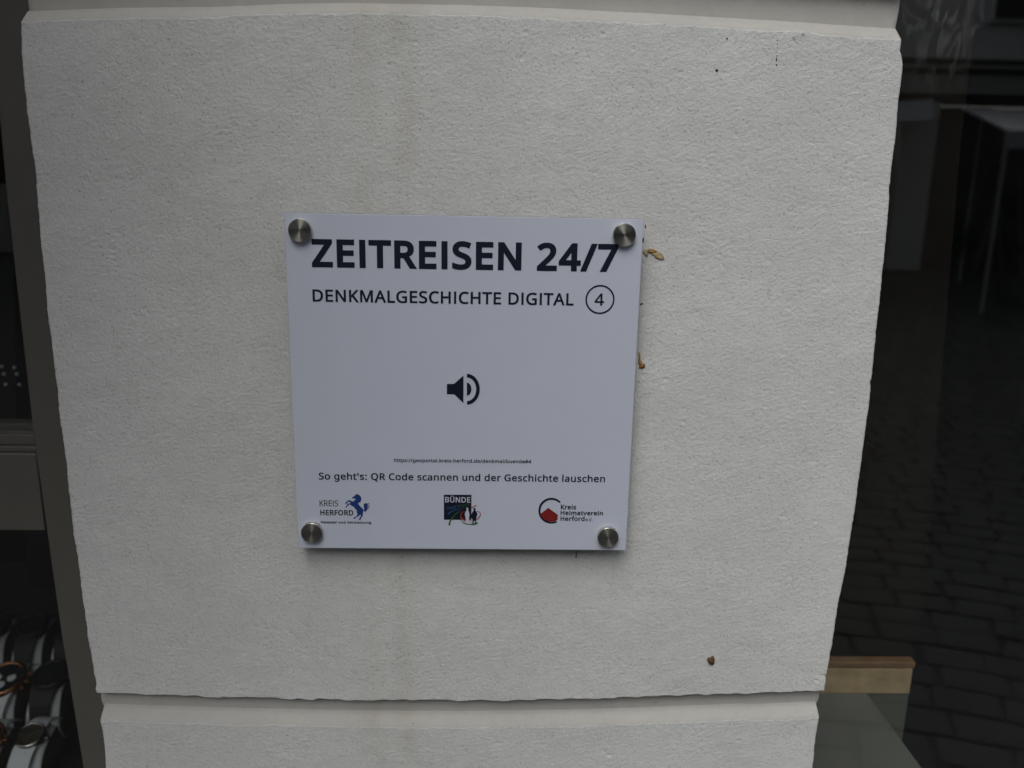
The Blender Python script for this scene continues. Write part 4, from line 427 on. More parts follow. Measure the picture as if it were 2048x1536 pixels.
def glyph(ch, offs):
    """Filled triangles of one letter, its outline moved outwards by offs (in em units)."""
    if (ch, offs) in _cache: return _cache[(ch, offs)]
    adv, sp = GL[ch]; loops = []
    for pts in sp:
        P = []
        for a, c in zip(pts, pts[1:] + pts[:1]):
            p0, p1, p2, p3 = (np.array(v) / 1000 for v in ((a[2], a[3]), (a[4], a[5]), (c[0], c[1]), (c[2], c[3])))
            d = p3 - p0; ln = np.hypot(*d) + 1e-9
            dev = max(abs(np.cross(d, p1 - p0)), abs(np.cross(d, p2 - p0))) / ln
            n_ = 1 if dev < 0.002 else (5 if dev < 0.05 else 8)
            for k in range(n_):
                t = k / n_; P.append((1 - t) ** 3 * p0 + 3 * (1 - t) ** 2 * t * p1 + 3 * (1 - t) * t * t * p2 + t ** 3 * p3)
        Q = [p for i, p in enumerate(P) if np.hypot(*(p - P[i - 1])) > 1e-4]
        if len(Q) > 2: loops.append(np.array(Q))
    area = lambda q: 0.5 * np.sum(q[:, 0] * np.roll(q[:, 1], -1) - np.roll(q[:, 0], -1) * q[:, 1])
    if not loops: _cache[(ch, offs)] = (adv / 1000, [], []); return _cache[(ch, offs)]
    sg = 1 if max((area(q) for q in loops), key=abs) > 0 else -1
    out = []
    for q in loops:
        e = np.roll(q, -1, 0) - q; e /= np.hypot(e[:, 0], e[:, 1])[:, None]; nr = np.stack([e[:, 1], -e[:, 0]], 1) * sg
        npv = np.roll(nr, 1, 0); m = npv + nr; den = 1 + np.sum(npv * nr, 1); m = m / np.maximum(den, 0.35)[:, None]
        out.append(q + m * offs)
    vs, es = [], []
    for q in out:
        k = len(vs); vs += [Vector(p) for p in q]; es += [(k + i, k + (i + 1) % len(q)) for i in range(len(q))]
    V, E, Fc, *_ = delaunay_2d_cdt(vs, es, [], 0, 1e-6)
    keep = []
    for f in Fc:
        c = sum((V[i] for i in f), Vector((0, 0))) / len(f); wn = 0
        for q in out:
            y0 = q[:, 1] <= c.y; y1 = np.roll(q, -1, 0)[:, 1] <= c.y; x1, y_1 = q[:, 0], q[:, 1]; x2, y_2 = np.roll(q[:, 0], -1), np.roll(q[:, 1], -1)
            cr = (x2 - x1) * (c.y - y_1) - (c.x - x1) * (y_2 - y_1)
            wn += int(np.sum(y0 & ~y1 & (cr > 0))) - int(np.sum(~y0 & y1 & (cr < 0)))
        if wn * sg > 0: keep.append(tuple(f))
    _cache[(ch, offs)] = (adv / 1000, [(v.x, v.y) for v in V], keep); return _cache[(ch, offs)]
def text_mesh(body, offs, track=0.0, shear=0.0):
    x = 0; vs = []; fs = []
    for ch in body:
        adv, V, Fc = glyph(ch, offs); k = len(vs)
        vs += [(x + a + shear * b_, b_, 0) for a, b_ in V]; fs += [tuple(i + k for i in f) for f in Fc]
        x += adv + track + offs * 1.3
    me = bpy.data.meshes.new('lettering'); me.from_pydata(vs, [], fs); me.update(); return me
def text(name, body, xl, xr, yl, yr, cap, offs, m, track=0.0, shear=0.0, left_lc=False, slope=0.0):
    """xl..xr: where the ink begins and ends in the picture, yl / yr the baseline there, cap the top of the capitals at xl; laid out on the sign's face."""
    a = at(xl, yl, PRINT); b = at(xr, yr, PRINT); h = at(xl, cap, PRINT)[2] - a[2]
    me = text_mesh(body, offs, track=track, shear=shear)
    co = np.zeros(len(me.vertices) * 3); me.vertices.foreach_get('co', co); co = co.reshape(-1, 3)
    x0, x1 = co[:, 0].min(), co[:, 0].max(); sx = (b[0] - a[0]) / (x1 - x0); sz = h / (0.573 + 2 * offs)
    out = np.zeros_like(co); out[:, 0] = a[0] + (co[:, 0] - x0) * sx; out[:, 1] = PRINT
    base = (a[2] + b[2]) / 2 if not slope else a[2]
    out[:, 2] = base + (co[:, 1] + offs) * sz + (slope * (out[:, 0] - a[0]))
    me.vertices.foreach_set('co', out.reshape(-1)); me.update()
    # face the street
    bm = bmesh.new(); bm.from_mesh(me); 
    for f in bm.faces:
        f.normal_update()
        if f.normal.y > 0: f.normal_flip()
    bm.to_mesh(me); bm.free()
    return S(link(name, me, m, sign))
text('lettering', 'ZEITREISEN 24/7', 624, 1234.5, 535.5, 543, 479, 0.031, M_NAVY)
text('lettering', 'DENKMALGESCHICHTE DIGITAL', 625.5, 1147, 604, 610.3, 579.5, 0.018, M_NAVY, track=0.004)
text('lettering', '4', 1188.8, 1207.7, 610.8, 611, 586.8, 0.012, M_NAVY)
text('lettering', 'https://geoportal.kreis-herford.de/denkmal/buende#4', 788.3, 1062.5, 924.6, 926, 917.6, 0.022, M_NAVY, track=0.01)
text('lettering', "So geht's: QR Code scannen und der Geschichte lauschen", 637.8, 1209.8, 959.8, 963.7, 946, 0.019, M_NAVY, track=0.004)
sh = tag(S(link('county_logo', None, None, sign)))
K = 120 / 2048
def lpt(x, y, k, ox, oy): return at(ox + x * k, oy + y * k, PRINT)
text('lettering', 'KREIS', 630 + 160 * K, 630 + 788 * K, 980 + 553 * K, 980 + 557 * K, 980 + 350 * K, 0.002, M_BLK)
text('lettering', 'HERFORD', 630 + 182 * K, 630 + 1308 * K, 980 + 862 * K, 980 + 874 * K, 980 + 676 * K, 0.026, M_BLK)
text('lettering', 'Kataster und Vermessung', 630 + 200 * K, 630 + 1915 * K, 980 + 1136 * K, 980 + 1156 * K, 980 + 1052 * K, 0.028, M_BLK, track=0.01)
def shape(name, pts, m, k, ox, oy, y=None, parent=None):      # a flat printed shape
    y = PRINT if y is None else y
    b = bmesh.new(); vs = [b.verts.new((*(lambda p: (p[0], y, p[2]))(lpt(px, py, k, ox, oy)),)) for px, py in pts]
    es = [b.edges.new((vs[i], vs[(i + 1) % len(vs)])) for i in range(len(vs))]
    bmesh.ops.triangle_fill(b, use_beauty=True, use_dissolve=False, edges=es)
    for f in b.faces:
        f.normal_update()
        if f.normal.y > 0: f.normal_flip()
    return S(link(name, bm_mesh(b), m, sign))
def brush(name, pts, ws, m, k, ox, oy, y=None):               # a tapering stroke
    P = [Vector(p) for p in pts]; L_, R_ = [], []
    # Catmull-Rom refine
    fine = []; fw = []
    for i in range(len(P) - 1):
        p0, p1, p2, p3 = P[max(i - 1, 0)], P[i], P[i + 1], P[min(i + 2, len(P) - 1)]
        for t in np.linspace(0, 1, 7)[:-1]:
            fine.append(0.5 * ((2 * p1) + (p2 - p0) * t + (2 * p0 - 5 * p1 + 4 * p2 - p3) * t * t + (3 * p1 - p0 - 3 * p2 + p3) * t ** 3)); fw.append(ws[i] * (1 - t) + ws[i + 1] * t)
    fine.append(P[-1]); fw.append(ws[-1])
    y = PRINT if y is None else y; b = bmesh.new(); prev = None
    for i, p in enumerate(fine):
        t = (fine[min(i + 1, len(fine) - 1)] - fine[max(i - 1, 0)]).normalized(); nn = Vector((-t.y, t.x)) * fw[i] / 2
        A = lpt(*(p + nn), k, ox, oy); B = lpt(*(p - nn), k, ox, oy); r = (b.verts.new((A[0], y, A[2])), b.verts.new((B[0], y, B[2])))
        if prev: b.faces.new((prev[0], r[0], r[1], prev[1]))
        prev = r
    for f in b.faces:
        f.normal_update()
        if f.normal.y > 0: f.normal_flip()
    return S(link(name, bm_mesh(b), m, sign))
COL.objects.unlink(sh); bpy.data.objects.remove(sh)
horse = [(1262,262),(1310,225),(1365,190),(1372,165),(1410,150),(1432,122),(1455,150),(1500,165),(1545,200),(1572,250),(1582,300),(1575,345),(1555,400),(1535,440),(1510,420),(1480,440),(1475,465),(1500,510),(1560,575),(1620,630),(1648,680),
         (1650,740),(1625,800),(1645,845),(1610,905),(1575,960),(1548,1020),(1490,1022),(1515,970),(1552,910),(1565,860),(1530,835),(1520,870),(1440,915),(1385,950),(1350,985),(1300,985),(1325,940),(1385,915),(1430,870),(1445,820),(1425,760),(1425,690),(1370,640),(1320,570),(1265,550),(1225,515),(1205,495),(1170,495),(1120,530),(1085,580),(1070,610),(1040,605),(1060,560),(1090,505),(1130,460),(1200,462),(1215,440),(1175,395),(1120,420),(1075,470),(1035,470),(1028,445),(1075,410),(1130,355),(1180,345),(1240,375),(1275,400),(1330,370),(1375,325),(1385,295),(1345,285),(1290,300)]
shape('horse_emblem', horse, M_BLUE, K, 630, 980)
tail = [(1650,680),(1680,650),(1665,580),(1655,510),(1690,455),(1740,450),(1800,465),(1870,455),(1850,485),(1790,510),(1790,545),(1880,540),(1860,570),(1790,580),(1790,612),(1850,615),(1820,640),(1780,650),(1760,710),(1710,745),(1670,715)]
shape('horse_tail', tail, M_BLUE, K, 630, 980)
K2 = 90 / 1728; B2 = (K2, 880, 980)
shape('navy_square', [(148, 182), (1208, 185), (1205, 1148), (150, 1142)], M_NAVY, *B2, y=-0.00012)
text('lettering', 'BÜNDE', 880 + 198 * K2, 880 + 1162 * K2, 980 + 476 * K2, 980 + 482 * K2, 980 + 268 * K2, 0.016, M_WHT)
text('lettering', 'mot', 880 + 245 * K2, 880 + 625 * K2, 980 + 770 * K2, 980 + 700 * K2, 980 + 630 * K2, 0.004, M_BLUE2, shear=0.2, slope=0.16)
text('lettering', 'iviert', 880 + 640 * K2, 880 + 1135 * K2, 980 + 690 * K2, 980 + 640 * K2, 980 + 545 * K2, 0.004, M_GRN2, shear=0.2, slope=0.13)
PY = -0.00024
brush('blue_swoosh', [(310, 920), (420, 840), (600, 760), (860, 705)], [50, 36, 24, 4], M_BLUE2, *B2, y=PY)
brush('green_swoosh', [(350, 1360), (400, 1180), (520, 1010), (650, 880), (830, 770)], [70, 56, 36, 26, 4], M_GRN, *B2, y=PY)
brush('red_ring', [(925, 820), (830, 890), (790, 990), (850, 1090), (950, 1160), (1080, 1180), (1300, 1170), (1450, 1100), (1545, 970), (1520, 850), (1410, 810)], [14, 34, 44, 60, 52, 20, 20, 40, 34, 26, 10], M_RED2, *B2, y=PY)
brush('red_dash', [(1180, 680), (1290, 640), (1400, 575)], [26, 40, 22], M_RED2, *B2, y=PY)
brush('green_ground', [(775, 1060), (840, 1190), (960, 1280), (1150, 1320), (1340, 1300), (1460, 1240)], [10, 26, 40, 22, 70, 30], M_GRN, *B2, y=PY - 0.00004)
PF = PY - 0.00009
figA = [(1015,690),(1030,665),(1055,665),(1080,700),(1092,760),(1075,785),(1110,830),(1120,890),(1140,960),(1118,990),(1120,1060),(1110,1150),(1110,1240),(1150,1290),(1110,1300),(1050,1240),(1010,1270),(950,1310),(985,1240),(990,1150),(975,1040),(970,980),(945,960),(960,890),(985,820),(1020,790)]
shape('walking_figure', figA, M_WHT, *B2, y=PF)
figB = [(1285,700),(1320,675),(1355,690),(1370,740),(1345,780),(1400,820),(1425,890),(1440,950),(1400,1010),(1390,1080),(1380,1160),(1372,1280),(1340,1285),(1335,1180),(1310,1160),(1290,1220),(1275,1290),(1240,1285),(1255,1170),(1230,1090),(1190,1040),(1205,920),(1250,840),(1290,780)]
shape('walking_figure', figB, M_NAVY, *B2, y=PF)
ring = lambda cx, cy, r, n=20, a0=0, a1=360: [(cx + r * math.cos(R(a0 + (a1 - a0) * i / n)), cy + r * math.sin(R(a0 + (a1 - a0) * i / n))) for i in range(n)]
shape('white_dot', ring(1198, 1240, 38), M_WHT, *B2, y=PF)
K3 = 150 / 2048; B3 = (K3, 1065, 985)
a0, a1 = -42, -296
arc = [(513 + 352 * math.cos(R(t)), 497 + 352 * math.sin(R(t))) for t in np.linspace(a0, a1, 60)]
arc_in = [(519 + 302 * math.cos(R(t)) , 503 + 302 * math.sin(R(t))) for t in np.linspace(a1 , a0 - 4, 60)]
shape('open_ring', arc + arc_in, M_NAVY, *B3)
shape('red_house', [(432, 418), (690, 605), (684, 745), (600, 785), (500, 798), (400, 782), (300, 720), (240, 640), (208, 590)], M_RED, *B3, y=PY)
text('lettering', 'Kreis', 1065 + 772 * K3, 1065 + 1188 * K3, 985 + 462 * K3, 985 + 464 * K3, 985 + 334 * K3, 0.026, M_NAVY)
text('lettering', 'Heimatverein', 1065 + 766 * K3, 1065 + 1922 * K3, 985 + 616 * K3, 985 + 626 * K3, 985 + 496 * K3, 0.026, M_NAVY)
text('lettering', 'Herford', 1065 + 762 * K3, 1065 + 1420 * K3, 985 + 776 * K3, 985 + 780 * K3, 985 + 652 * K3, 0.026, M_NAVY)
text('lettering', 'e.V.', 1065 + 1448 * K3, 1065 + 1640 * K3, 985 + 780 * K3, 985 + 781 * K3, 985 + 690 * K3, 0.008, M_NAVY)
# loudspeaker symbol and the ring round the 4
KS = 1 / 4.8; BS = (KS, 740, 620)
shape('loudspeaker_symbol', [(738, 710), (806, 709), (898, 628), (897, 893), (808, 809), (738, 808)], M_NAVY, *BS)
shape('sound_wave', [(930, 697)] + [(928 + 46 * math.cos(R(t)), 760 + 63 * math.sin(R(t))) for t in np.linspace(-85, 85, 24)] + [(930, 823)], M_NAVY, *BS)
shape('sound_wave', [(931 + 123 * math.cos(R(t)), 761 + 148 * math.sin(R(t))) for t in np.linspace(-90, 90, 48)] + [(931 + 88 * math.cos(R(t)), 761 + 113 * math.sin(R(t))) for t in np.linspace(90, -90, 48)], M_NAVY, *BS)
def annulus(cx, cy, ro, ri):
    c = at(cx, cy, PRINT); ro_, ri_ = at(cx + ro, cy, PRINT)[0] - c[0], at(cx + ri, cy, PRINT)[0] - c[0]; b = bmesh.new()
    A = [b.verts.new((c[0] + r * math.cos(2 * math.pi * i / 72), PRINT, c[2] + r * math.sin(2 * math.pi * i / 72))) for r in (ro_, ri_) for i in range(72)]
    for i in range(72): b.faces.new((A[i], A[(i + 1) % 72], A[72 + (i + 1) % 72], A[72 + i]))
    for f in b.faces:
        f.normal_update()
        if f.normal.y > 0: f.normal_flip()
    S(link('number_ring', bm_mesh(b), M_NAVY, sign))
annulus(1200, 599, 29.2, 26)

# ---------------------------------------------------------------- small dried things and marks on the plaster
M_AMB = mat('dried_amber_husk', (0.34, 0.20, 0.06), 0.6, var=(500, 0.35), bump=(900, 0.0003)); M_RUST = mat('rusty_brown_husk', (0.20, 0.085, 0.025), 0.6, var=(700, 0.5), bump=(1200, 0.0003))
M_COC = mat('brown_cocoon', (0.09, 0.05, 0.018), 0.8, var=(900, 0.5), bump=(1500, 0.0004)); M_SOOT = mat('dark_grit', (0.03, 0.028, 0.025), 0.9)
M_BUFF = mat('buff_residue', (0.36, 0.30, 0.20), 0.9, var=(600, 0.2)); M_TAN = mat('pale_tan_wing', (0.46, 0.36, 0.20), 0.6, var=(500, 0.2))
def blob(bm, cx, cy, w_, h_, th=0.6, ang=0, y=WALL, seed=0, lump=0.25, taper=0.0):
    b = bmesh.new(); bmesh.ops.create_icosphere(b, subdivisions=3, radius=1); c = at(cx, cy, y); s = 3440.0
    rs = random.Random(seed); ph = [rs.uniform(0, 6) for _ in range(9)]
    for v in b.verts:
        p = v.co; n_ = math.sin(3.1 * p.x + ph[0]) * math.sin(2.7 * p.z + ph[1]) + 0.6 * math.sin(6 * p.x + ph[2] + 2 * p.z) * math.sin(5 * p.y + ph[3]) + 0.5 * math.sin(9 * p.z + ph[4]) * math.sin(8 * p.x + ph[5])
        p *= 1 + lump * n_ * 0.5; t = 1 + taper * p.x
        x, z = p.x * w_ / 2 / s, p.z * h_ / 2 / s * t; ca, sa = math.cos(R(ang)), math.sin(R(ang))
        v.co = (c[0] + x * ca - z * sa, y + p.y * min(w_, h_) / 2 / s * th, c[2] + x * sa + z * ca)
    me = bpy.data.meshes.new('t'); b.to_mesh(me); b.free(); bm.from_mesh(me); bpy.data.meshes.remove(me); return bm
def place(name, bms, label, cat):
    o = None
    root = empty(name, (0, 0, 0)) if len(bms) > 1 else None
    objs = [link(nm, bm_mesh(bm), m, root, smooth=True) for nm, bm, m in bms]
    if root is None: objs[0].name = name; root = objs[0]
    c = sum((Vector(v.co) for v in objs[0].data.vertices), Vector()) / len(objs[0].data.vertices)
    if len(bms) > 1:
        root.location = c
        for q in objs: q.location = -c
    else:
        for v in objs[0].data.vertices: v.co -= c
        objs[0].location = c
    return tag(root, label, cat)
place('dried_insect', [('wing', blob(blob(bmesh.new(), 1316, 511, 28, 13, 0.5, -28, seed=1, lump=0.3), 1319, 515, 14, 9, .7, -20, seed=8), M_TAN), ('body', blob(blob(bmesh.new(), 1304, 503, 22, 9, 0.8, -12, seed=2), 1300, 500, 8, 6, 1, 0, seed=12), M_AMB), ('leg', blob(bmesh.new(), 1292, 505, 12, 14, 0.5, 10, seed=3, lump=.5), M_BUFF)],
      'dried amber insect husk stuck to the plaster beside the upper right of the sign', 'insect husk')
place('insect_thread', [('t', tube_bm([at(1293, 503, WALL - .0012), at(1299, 497, WALL - .0018), at(1308, 499, WALL - .0015), at(1322, 508, WALL - .0012), at(1331, 519, WALL - .0004)], [0.0001, 0.00016, 0.00014, 0.0001, 0.00006], 6), M_AMB)], 'fine curved thread lying along the dried insect husk', 'thread')
place('withered_bud', [('bud', blob(blob(bmesh.new(), 1284, 733, 13, 8, 0.9, 10, seed=4), 1287, 730, 7, 6, 1, 0, seed=21), M_RUST), ('stem', blob(bmesh.new(), 1279, 716, 4.5, 26, 0.8, 6, seed=5, taper=0.1), M_AMB), ('stem', blob(bmesh.new(), 1280, 725, 8, 12, .7, 5, seed=22), M_AMB)],
      'small rusty brown withered bud peeping out from behind the right edge of the sign', 'withered bud')
place('cocoon', [('cocoon', blob(blob(bmesh.new(), 1422, 1320, 19, 19, 0.8, 20, seed=6, lump=0.35), 1424, 1327, 10, 8, 1, 0, seed=30), M_COC)], 'brown round cocoon stuck low on the plaster below and right of the sign', 'cocoon')
place('grit_crumb', [('g', blob(bmesh.new(), 1283, 608, 7, 3.5, 0.8, 25, seed=7), M_SOOT)], 'tiny black crumb touching the right edge of the sign at the height of the number', 'crumb')
place('grit_crumb', [('g', blob(bmesh.new(), 1286, 480, 4, 10, 0.8, 0, seed=9), M_SOOT)], 'thin black crumb at the sign edge beside the upper right steel cap', 'crumb')
place('grit_crumb', [('g', blob(bmesh.new(), 1291, 453, 3.5, 7, 0.7, 15, seed=11), M_RUST)], 'tiny reddish crumb just above the dried husk beside the sign corner', 'crumb')
place('grit_crumb', [('g', blob(bmesh.new(), 1433.5, 141, 5.5, 5.5, 0.6, 0, seed=13), M_SOOT)], 'black round speck alone on the upper right plaster left of the dotted drip', 'speck')
place('grit_crumb', [('g', blob(bmesh.new(), 1454, 77, 3.2, 3.2, 0.6, 0, seed=14), M_SOOT)], 'smaller black speck just under the upper joint', 'speck')
place('twig_bit', [('g', tube_bm([at(1152, 1101, WALL - .001), at(1152.5, 1108, WALL - .0012), at(1152, 1116, WALL - .0004)], [0.0002, 0.00028, 0.00035], 6), M_SOOT)], 'tiny dark twig hanging below the lower edge of the sign', 'twig')
b = bmesh.new()
for px, py, w_, h_ in ((1555, 81, 3, 4), (1555, 88, 1.6, 3), (1554.5, 96, 2.6, 3), (1554, 104, 2, 7), (1553.5, 112, 2, 4), (1553, 119, 2.2, 8), (1553, 130, 3.2, 3.6)): blob(b, px, py, w_, h_, 0.4, 0, seed=int(py))
place('drip_mark', [('drip', b, M_SOOT)], 'thin dotted dark drip line on the upper right of the plaster', 'drip mark')
b = bmesh.new()
blob(b, 1588, 78, 5, 6, 0.16, 0, seed=40, lump=0.8); blob(b, 1606, 69, 7, 5, 0.3, 10, seed=41, lump=0.5)
for a in (20, 75, 130, 200, 250, 310): blob(b, 1588 + 7 * math.cos(R(a)), 78 - 8 * math.sin(R(a)), 12, 1.5, 0.2, a, seed=a, lump=.3)
place('lichen_spot', [('lichen', b, mat('grey_lichen', (0.38, 0.35, 0.29), 0.95, var=(400, 0.25)))], 'brownish star-shaped lichen spot under the upper joint near the right corner', 'lichen')

# ---------------------------------------------------------------- left display: earring stand and watches
M_VEL = mat('black_velvet', (0.012, 0.013, 0.013), 0.95); M_GLOSSB = mat('black_lacquer', (0.012, 0.013, 0.014), 0.3)
M_CUSH = mat('white_leatherette', (0.80, 0.82, 0.86), 0.6, bump=(400, 0.0001)); M_CSIDE = mat('shaded_cushion_side', (0.10, 0.105, 0.085), 0.8); M_TAG = mat('pale_price_tag', (0.28, 0.28, 0.26), 0.6)
M_ROSE = mat('rose_gold', (0.55, 0.25, 0.12), 0.25, 1.0); M_SILV = mat('polished_steel', (0.6, 0.6, 0.6), 0.2, 1.0); M_BLKM = mat('black_metal', (0.06, 0.06, 0.065), 0.35, 1.0)
M_DIALB = mat('black_dial', (0.012, 0.014, 0.02), 0.25); M_DIALS = mat('silver_dial', (0.10, 0.085, 0.06), 0.35, 0.5); M_STRB = mat('black_leather_strap', (0.012, 0.012, 0.012), 0.6, bump=(600, 0.0002)); M_STRW = mat('white_strap', (0.75, 0.77, 0.82), 0.55)
M_STRBR = mat('olive_brown_strap', (0.05, 0.05, 0.035), 0.7, bump=(600, 0.0002)); M_SUB = mat('pale_subdial', (0.8, 0.82, 0.86), 0.4); M_GEM = mat('rhinestone', (0.75, 0.78, 0.8), 0.1, 0.2, spec=1.0)
tbl = tag(empty('display_table', (-1.0, 0.45, -0.56)), 'black covered display table inside the left shop window', 'table')
box('cloth_top', -0.9, 0.66, -0.3, 0.45, 0.0, 0.02, M_VEL, tbl, 0.003)
box('leg', -0.85, -0.80, -0.25, -0.2, -0.83, -0.001, M_GLOSSB, tbl); box('leg', 0.55, 0.6, -0.25, -0.2, -0.83, -0.001, M_GLOSSB, tbl)
box('leg', -0.85, -0.80, 0.35, 0.4, -0.83, -0.001, M_GLOSSB, tbl); box('leg', 0.55, 0.6, 0.35, 0.4, -0.83, -0.001, M_GLOSSB, tbl)
shelf = tag(empty('glass_shelf', (-0.7, 0.36, -0.13)), 'pale edged shelf carrying the black earring stand behind the left glass', 'shelf')
box('shelf_board', -0.9, 0.2720, -0.058, 0.12, -0.004, 0.0, mat('white_shelf', (0.45, 0.47, 0.46), 0.4), shelf, 0.001)
for x in (-0.8, 0.2): box('bracket', x, x + 0.01, 0.12, 1.72, -0.02, -0.004, M_GLOSSB, shelf)
st = tag(empty('earring_stand', (-0.50, 0.36, -0.13)), 'black earring stand with six small stones on the shelf behind the left glass', 'earring stand')
e0 = at(4, 866, 0.345); 
poly_solid('velvet_panel', [(0.045, -0.02, 0.001), (0.045, 0.012, 0.17), (-0.22, 0.012, 0.17), (-0.22, -0.02, 0.001)], (0, 0.03, 0), M_VEL, st)
gem = bm_mesh(lathe_bm([(0, -0.001), (0.0019, 0.0), (0.0013, 0.0013), (0, 0.0016)], 12)); gem.materials.append(M_GEM)
for px, py in ((4, 733), (29, 735), (8, 748), (34, 748), (12, 769), (39, 769)):
    # stones sit on the leaning panel
    p = at(px, py, 0.35)
    for _ in range(3): yy = 0.36 - 0.02 + 0.032 * (p[2] + 0.13) / 0.17; p = at(px, py, yy - 0.0012)
    o = link('stone', gem, None, st); o.rotation_euler = (R(80), 0, 0); o.location = Vector(p) - st.location
bust = tag(poly_solid('necklace_bust', [(-0.62 + x * 0.09, 0.62 + 0.02 * z, 0.03 + z * 0.075) for x, z in ((-1, -0.9), (0.4, -1), (0.9, -0.5), (1, 0.1), (0.7, 0.7), (0.2, 1), (-1, 1))], (0, 0.02, 0), mat('grey_velvet', (0.05, 0.05, 0.05), 0.95)),
    'dark grey velvet jewellery pad deep inside the left shop window', 'display pad')
bust2 = box('pad_support', -0.64, -0.60, 0.65, 0.68, -0.46, -0.03, M_GLOSSB, None); bust2.parent = bust

def ribbon(w_top, w_bot, m, parent):      # strap running down over the cushion
    b = bmesh.new(); prev = None
    for t in np.linspace(0, 1, 9):
        y = -0.012 - t * 0.036; z = 0.0145 - 0.030 * t ** 2.2; w2 = (w_top * (1 - t) + w_bot * t) / 2
        r = [b.verts.new((s * w2, y, z + dz)) for s in (-1, 1) for dz in (0, 0.003)]; r = [r[0], r[2], r[3], r[1]]
        if prev:
            for k in range(4): b.faces.new((prev[k], prev[(k + 1) % 4], r[(k + 1) % 4], r[k]))
        prev = r
    b.faces.new(prev); bmesh.ops.recalc_face_normals(b, faces=b.faces); return link('strap', bm_mesh(b), m, parent, smooth=False)
def upper_strap(w_, m, parent):
    b = bmesh.new(); prev = None
    for t in np.linspace(0, 1, 7):
        y = 0.012 + t * 0.026; z = 0.0145 - 0.022 * t ** 2; w2 = w_ * (1 - 0.15 * t) / 2
        r = [b.verts.new((s * w2, y, z + dz)) for s in (-1, 1) for dz in (0, 0.003)]; r = [r[0], r[2], r[3], r[1]]
        if prev:
            for k in range(4): b.faces.new((prev[k], prev[(k + 1) % 4], r[(k + 1) % 4], r[k]))
        prev = r
    b.faces.new(prev); bmesh.ops.recalc_face_normals(b, faces=b.faces); return link('strap', bm_mesh(b), m, parent)
def watch(loc, rot, rad, casem, dialm, strapm, label, subs=False):
    wr = tag(empty('wristwatch', loc, rot), label, 'watch', 'watches on white cushions in the left window'); k = rad / 0.019
    c = link('case', bm_mesh(lathe_bm([(0, 0.010), (0.018 * k, 0.010), (0.0195 * k, 0.013), (0.0195 * k, 0.019), (0.0175 * k, 0.0205)], 40)), casem, wr, smooth=True)
    bz = link('bezel', bm_mesh(lathe_bm([(0.0188 * k, 0.0195), (0.0182 * k, 0.0215), (0.0165 * k, 0.0208), (0.016 * k, 0.0196)], 40)), casem, wr, smooth=True)
    d = link('dial', bm_mesh(lathe_bm([(0.0165 * k, 0.0196), (0, 0.0197)], 40)), dialm, wr)
    if subs:
        for x, y in ((-0.0068, 0.0005), (0.0068, 0.0005), (0, -0.0075)):
            s = link('subdial', bm_mesh(lathe_bm([(0.0040 * k, 0.01985), (0, 0.0199)], 20)), M_SUB, d, (x * k, y * k, 0))
    else:
        for a in range(12):
            s = box('hour_mark', -0.0004, 0.0004, 0.0125 * k, 0.0148 * k, 0.0198, 0.0201, casem, d); s.rotation_euler = (0, 0, R(30 * a))
    h1 = box('hour_hand', -0.0005, 0.0005, -0.001, 0.008 * k, 0.0202, 0.0204, M_SILV, d); h1.rotation_euler = (0, 0, R(55))
    h2 = box('minute_hand', -0.0004, 0.0004, -0.002, 0.012 * k, 0.0205, 0.0207, M_SILV, d); h2.rotation_euler = (0, 0, R(-60))
    for i, (yy, r_) in enumerate(((0.0, 0.0024), (0.008, 0.0016), (-0.008, 0.0016)) if subs else ((0.0, 0.0024),)):
        cr = link('crown' if i == 0 else 'pusher', bm_mesh(lathe_bm([(0, 0), (r_, 0), (r_, 0.004), (0, 0.004)], 12)), casem, wr, (0.0195 * k, yy * k, 0.016)); cr.rotation_euler = (0, R(90), 0)
    ribbon(0.030 * k, 0.020, strapm, wr); upper_strap(0.028 * k, strapm, wr)
    return wr
def cushion(loc, rot, label):
    c = tag(empty('watch_cushion', loc, rot), label, 'cushion', 'white watch cushions in the left window')
    b = box_bm(-0.0205, 0.0205, -0.043, 0.022, -0.030, 0.0, 0.0)
    bmesh.ops.subdivide_edges(b, edges=b.edges[:], cuts=10, use_grid_fill=True)
    for v in b.verts:
        x, y, z = v.co; t = (y - 0.022) / -0.065
        if z > -0.029: v.co.z = z + 0.0135 - 0.028 * max(0, t - 0.45) ** 2 / 0.3 * 1.0 - 0.03 * max(0, 0.4 - t) ** 2 - 14 * x * x * (z + 0.03) / 0.03
        v.co.x *= 0.66 + 0.36 * t
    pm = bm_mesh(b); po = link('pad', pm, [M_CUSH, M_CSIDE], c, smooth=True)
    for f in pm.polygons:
        if abs(f.normal.x) > 0.8 or f.normal.y > 0.5: f.material_index = 1  # sides and back of the white pad: shade put into a darker colour
    box('price_tag', -0.008, 0.006, -0.058, -0.048, -0.022, -0.0205, M_TAG, c)
    return c
TILT = (R(22), 0, R(-4))
